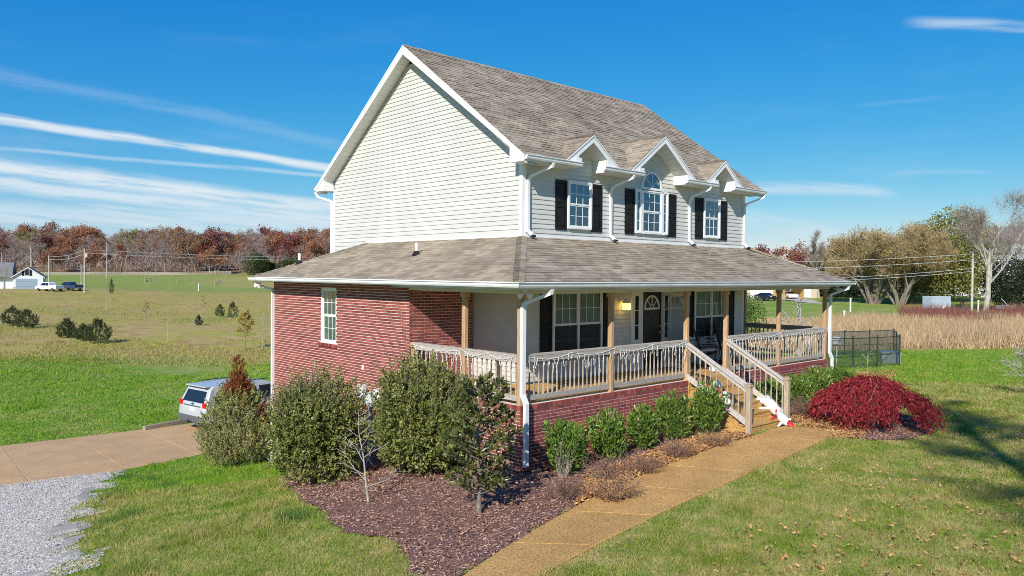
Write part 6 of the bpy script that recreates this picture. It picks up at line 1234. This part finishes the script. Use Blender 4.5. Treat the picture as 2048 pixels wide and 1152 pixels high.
for i, (px, dep, h, k, si) in enumerate(((1535, 215, 13.5, 'red', 0), (1572, 205, 12.5, 'rust', 1), (1505, 225, 10, 'red', 2), (1600, 200, 9.5, 'red', 3), (1640, 185, 10, 'tan', 1), (1668, 178, 10, 'olive', 2), (1695, 170, 13.5, 'olive', 3), (1722, 160, 12, 'olive', 0), (1610, 180, 8, 'tan', 0), (1760, 165, 13, 'tan', 1), (1800, 160, 13, 'olive', 2), (1840, 170, 14, 'brown', 3), (1930, 170, 13, 'brown', 0), (1965, 165, 13, 'tan', 1), (2000, 175, 12, 'bare', 2), (2070, 160, 12, 'bare', 3), (1900, 185, 14, 'tan', 2), (1525, 200, 9, 'tan', 3), (1480, 215, 9, 'rust', 1), (1655, 200, 11, 'bare', 3))):
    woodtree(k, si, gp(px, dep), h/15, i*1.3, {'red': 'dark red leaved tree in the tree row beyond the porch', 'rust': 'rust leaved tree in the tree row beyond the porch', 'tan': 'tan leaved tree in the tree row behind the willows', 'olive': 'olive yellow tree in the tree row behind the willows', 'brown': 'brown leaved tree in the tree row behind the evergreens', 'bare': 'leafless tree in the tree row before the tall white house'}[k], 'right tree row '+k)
for i, (px, dep, h) in enumerate(((1600, 165, 5.0), (1625, 160, 5.5), (1650, 158, 6), (1680, 155, 5.5), (1705, 150, 5), (1490, 60, 3.2))):
    evergreen(gp(px, dep), 3.4 if i < 5 else 1.2, h, 5000, l_dk if i < 5 else l_laurel, ('dark evergreen in the hedge behind the neighbour lawn' if i < 5 else 'bright green conical shrub seen past the house corner'), 440+i, .45 if i < 5 else .16)
bpy.context.view_layer.update()
for o in bpy.data.objects:
    if o.name.startswith('evergreen_tree') and 'hedge' in o.get('label', ''): o['group'] = 'hedge behind the neighbour lawn'
twigtree('dead_tree', gp(1600, 38), 3.2, 'crooked grey dead tree seen between the far porch posts', 451, m_palebark, n1=16, r0=.07, tw=.55, low=.2, fine=5)
# dry stubble of the left field
g = np.random.default_rng(11); n = 60000; px = g.uniform(-150, 640, n); dep = 52*(150/52)**g.random(n); Q = CAM[:2]+(FW[:2]+((px-1024)/FPX)[:, None]*RT[:2])*dep[:, None]; kp = vnoise(Q, 7, 61)+vnoise(Q, 2, 62)*.5 > .62; Q = Q[kp]; C = np.column_stack([Q, gzs(Q)]); n = len(C)
arrobj('field_stubble', [striparr(C, np.column_stack([g.normal(size=(n, 2))*.5, np.ones(n)]), g.uniform(.06, .28, n), .05, g)], mat('stubble', (.48, .36, .12), (.32, .23, .09), .15, .9, rnd=.35, rnd2=(.32, .34, .07), trans=.3))['kind'] = 'stuff'
# tall dry meadow strip
g = np.random.default_rng(12); n = 52000; px = g.uniform(1470, 2230, n); dep = g.uniform(44, 88, n)**1.0; Q = CAM[:2]+(FW[:2]+((px-1024)/FPX)[:, None]*RT[:2])*dep[:, None]; nz_ = vnoise(Q, 3.5, 17); kp = (dep+(nz_-.5)*9 > 45) & (dep < 86) & ~(inpoly(Q, FARDRIVE_P)); Q = Q[kp]; dd_ = dep[kp]; pxk = px[kp]; z = gzs(Q); C = np.column_stack([Q, z]); n = len(C)
hgt = (.55+.75*vnoise(Q, 5, 18))*g.uniform(.4, 1.35, n)*np.where(pxk > 1640, 1, .55)
arrobj('dry_meadow_grass', [striparr(C, np.column_stack([g.normal(size=(n, 2))*np.where(g.random(n) < .2, .9, .28)[:, None], np.ones(n)]), hgt, .05, g)], mat('straw_grass', (.60, .40, .20), (.38, .245, .14), .16, .9, rnd=.4, rnd2=(.62, .47, .27), trans=.3))['kind'] = 'stuff'
n = 9000; px = g.uniform(1800, 2230, n); dep = g.uniform(78, 98, n); Q = CAM[:2]+(FW[:2]+((px-1024)/FPX)[:, None]*RT[:2])*dep[:, None]; kp = vnoise(Q, 4, 21) > .42; Q = Q[kp]; C = np.column_stack([Q, gzs(Q)]); n = len(C)
arrobj('red_brush', [striparr(C, np.column_stack([g.normal(size=(n, 2))*.3, np.ones(n)]), g.uniform(.8, 1.9, n), .05, g)], mat('red_stem', (.24, .075, .06), (.17, .08, .06), .4, .9, rnd=.3))['kind'] = 'stuff'
# ------------------------------------------------------------------ lawn, litter, mulch, gravel: nobody could count them
def lawnpts(n, d0, d1, px0, px1, seed):
    g = np.random.default_rng(seed); dep = d0*(d1/d0)**g.random(n); px = g.uniform(px0, px1, n); Q = CAM[:2]+(FW[:2]+((px-1024)/FPX)[:, None]*RT[:2])*dep[:, None]; return Q, dep, g
def outside(Q, polys):
    k = np.ones(len(Q), bool)
    for p in polys: k &= ~inpoly(Q, p)
    return k
def jit(Q, a, s): return Q+np.column_stack([vnoise(Q, .45, s)-.5, vnoise(Q, .45, s+1)-.5])*2*a
def grassmat(name, a, b, dry, thr, rnd=.35):
    m = mat(name, a, b, 1.3, .65, rnd=rnd, trans=.35, spec=.25); t = m.node_tree; n = t.nodes; L = t.links; b_ = n['Principled BSDF']; src = b_.inputs['Base Color'].links[0].from_socket
    geo = n.new('ShaderNodeNewGeometry'); x = n.new('ShaderNodeTexNoise'); x.inputs['Scale'].default_value = 1.5; x.inputs['Detail'].default_value = 8; x.inputs['Roughness'].default_value = .74; L.new(geo.outputs['Position'], x.inputs['Vector']); r = n.new('ShaderNodeMapRange'); r.inputs[1].default_value = thr[0]; r.inputs[2].default_value = thr[1]; L.new(x.outputs['Fac'], r.inputs[0])
    mx_ = n.new('ShaderNodeMix'); mx_.data_type = 'RGBA'; L.new(r.outputs[0], mx_.inputs['Factor']); L.new(src, mx_.inputs[6]); mx_.inputs[7].default_value = (*dry, 1); L.new(mx_.outputs[2], b_.inputs['Base Color'])
    for q in n:
        if q.type == 'BSDF_TRANSLUCENT': L.new(mx_.outputs[2], q.inputs[0])
    return m
gm1 = grassmat('lawn_blade', (.16, .27, .018), (.27, .31, .045), (.54, .44, .17), (.42, .62)); gm2 = grassmat('lush_blade', (.14, .31, .016), (.25, .37, .03), (.52, .44, .15), (.52, .70))
Q, dep, g = lawnpts(900000, 7.2, 62, -260, 2330, 3)
up_, _, _ = pix(np.column_stack([Q, np.zeros(len(Q))]))
ex = [WALK_P, HOUSE_P, STEPS_P]; kp = outside(Q, ex) & outside(jit(Q, .12, 1), [MULCH_P]) & outside(jit(Q, .12, 9), [MULCH2_P]) & outside(jit(Q, .25, 40), [DRIVE_P]) & (outside(jit(Q, .42, 4)+np.random.default_rng(5).normal(size=Q.shape)*.16, [GRAVEL_P]) | (np.random.default_rng(1).random(len(Q)) < .01))
left_ = (up_ < 700) & (dep > 19); rlush = (up_ > 1380) & (dep > 27); kp &= ~((up_ < 700) & (dep+(vnoise(Q, 6, 71)-.5)*26+g.random(len(Q))*10 > 58)) & ~((up_ > 1380) & (dep > 46))
for nm, sel, m in (('lawn_grass', kp & ~left_ & ~rlush, gm1), ('meadow_grass', kp & (left_ | rlush), gm2)):
    q = Q[sel]; d = dep[sel]; n = len(q); tall = 1+.9*np.clip((vnoise(q, 1.1, 50)-.66)/.15, 0, 1); h = g.uniform(.035, .085, n)*tall*(1+d/60); w = np.maximum(.006, .00085*d)*g.uniform(.7, 1.4, n)
    C = np.column_stack([q, gzs(q)-.004]); arrobj(nm, [striparr(C, np.column_stack([g.normal(size=(n, 2))*.75, np.ones(n)]), h, w, g)], m)['kind'] = 'stuff'
# tufts of longer blue green grass by the gravel and the brick wing
tp = [hit(*p) for p in ((205, 1000), (240, 985), (265, 1030), (222, 1045), (300, 960), (330, 975), (250, 955), (600, 1035), (570, 1040))]
C = []; g = np.random.default_rng(14)
for p in tp: k = 130; a = np.tile(p, (k, 1)); a[:, :2] += g.normal(size=(k, 2))*.17; C.append(a)
C = np.concatenate(C); n = len(C); arrobj('grass_tufts', [striparr(C, np.column_stack([g.normal(size=(n, 2))*.55, np.ones(n)]), g.uniform(.12, .26, n), .012, g)], grassmat('tuft_blade', (.08, .19, .03), (.13, .24, .05), (.4, .36, .16), (.7, .9)))['kind'] = 'stuff'
def inregion(n, poly, seed, jt=0.):
    g = np.random.default_rng(seed); P = np.array([p[:2] for p in poly]); lo, hi = P.min(0), P.max(0); Q = lo+(hi-lo)*g.random((n, 2)); return Q[inpoly(jit(Q, jt, 3) if jt else Q, P)], g
# mulch chips
Q = []; 
for poly, n, sd in ((MULCH_P, 90000, 21), (MULCH2_P, 26000, 22)):
    q, g = inregion(n, poly, sd, .1); q = q[outside(q, [HOUSE_P, STEPS_P, WALK_P])]; Q.append(q)
q = np.concatenate(Q); n = len(q); C = np.column_stack([q, gzs(q)+.03+g.uniform(0, .022, n)]); arrobj('mulch_chips', [leafarr(C, np.column_stack([g.normal(size=(n, 2)), g.normal(size=n)*.3]), g.uniform(.03, .085, n), g.uniform(.010, .024, n), g, .25)], mat('mulch_chip', (.27, .125, .088), (.18, .082, .06), 8, .9, rnd=.5, rnd2=(.42, .28, .21)))['kind'] = 'stuff'
# gravel stones
q, g = inregion(90000, GRAVEL_P, 23, .75); _, _, dd = pix(np.column_stack([q, np.zeros(len(q))])); q = q[(dd > 6) & (dd < 30)]; n = len(q); s = g.uniform(.008, .024, n)[:, None]; C = np.column_stack([q, gzs(q)+.018]); O = np.array([(1, 0, 0), (0, 1, 0), (-1, 0, 0), (0, -1, 0), (0, 0, .7), (0, 0, -.5)]); V = (C[:, None]+O[None]*s[:, None]*g.uniform(.6, 1.3, (n, 6, 1))).reshape(-1, 3); b = np.arange(n)[:, None]*6; F = np.concatenate([b+f for f in ([0, 1, 4], [1, 2, 4], [2, 3, 4], [3, 0, 4])], 1).reshape(-1, 3)
arrobj('gravel_stones', [(V, F, np.repeat(g.random(n), 4))], mat('stone', (.56, .52, .46), (.42, .39, .345), 9, .9, rnd=.35))['kind'] = 'stuff'
# fallen leaves: drifts in the bed and singles on the lawn
LB = [hit(*p)[:2] for p in ((1150, 1015), (1230, 985), (1330, 938), (1430, 900), (1520, 876), (1500, 855), (1420, 870), (1340, 890), (1250, 930), (1180, 950))]; LB2 = [hit(*p)[:2] for p in ((1575, 858), (1640, 880), (1720, 880), (1740, 862), (1690, 845), (1620, 830), (1585, 835))]; LB3 = [hit(*p)[:2] for p in ((1680, 800), (1760, 790), (1800, 745), (1720, 740))]
C = []; g = np.random.default_rng(31)
for poly, n in ((LB, 8000), (LB2, 3600), (LB3, 1800), (MULCH_P, 420)):
    q, _ = inregion(n*3, poly, 31+n); q = q[outside(q, [HOUSE_P, STEPS_P])][:n]; on_walk = inpoly(q, WALK_P); q = q[~on_walk | (g.random(len(q)) < .05)]; C.append(np.column_stack([q, gzs(q)+g.uniform(.035, .085, len(q))]))
Q, dep, _ = lawnpts(15000, 8, 40, 900, 2150, 33); k = outside(Q, [HOUSE_P, STEPS_P, MULCH_P, WALK_P, DRIVE_P]) & (vnoise(Q, 2.2, 34) > .45); Q = Q[k][:1900]; C.append(np.column_stack([Q, gzs(Q)+g.uniform(.045, .075, len(Q))]))
C = np.concatenate(C); n = len(C); arrobj('fallen_leaves', [leafarr(C, np.column_stack([g.normal(size=(n, 2)), g.normal(size=n)*.35]), g.uniform(.04, .09, n), g.uniform(.022, .05, n), g, .4, .2)], l_dry)['kind'] = 'stuff'
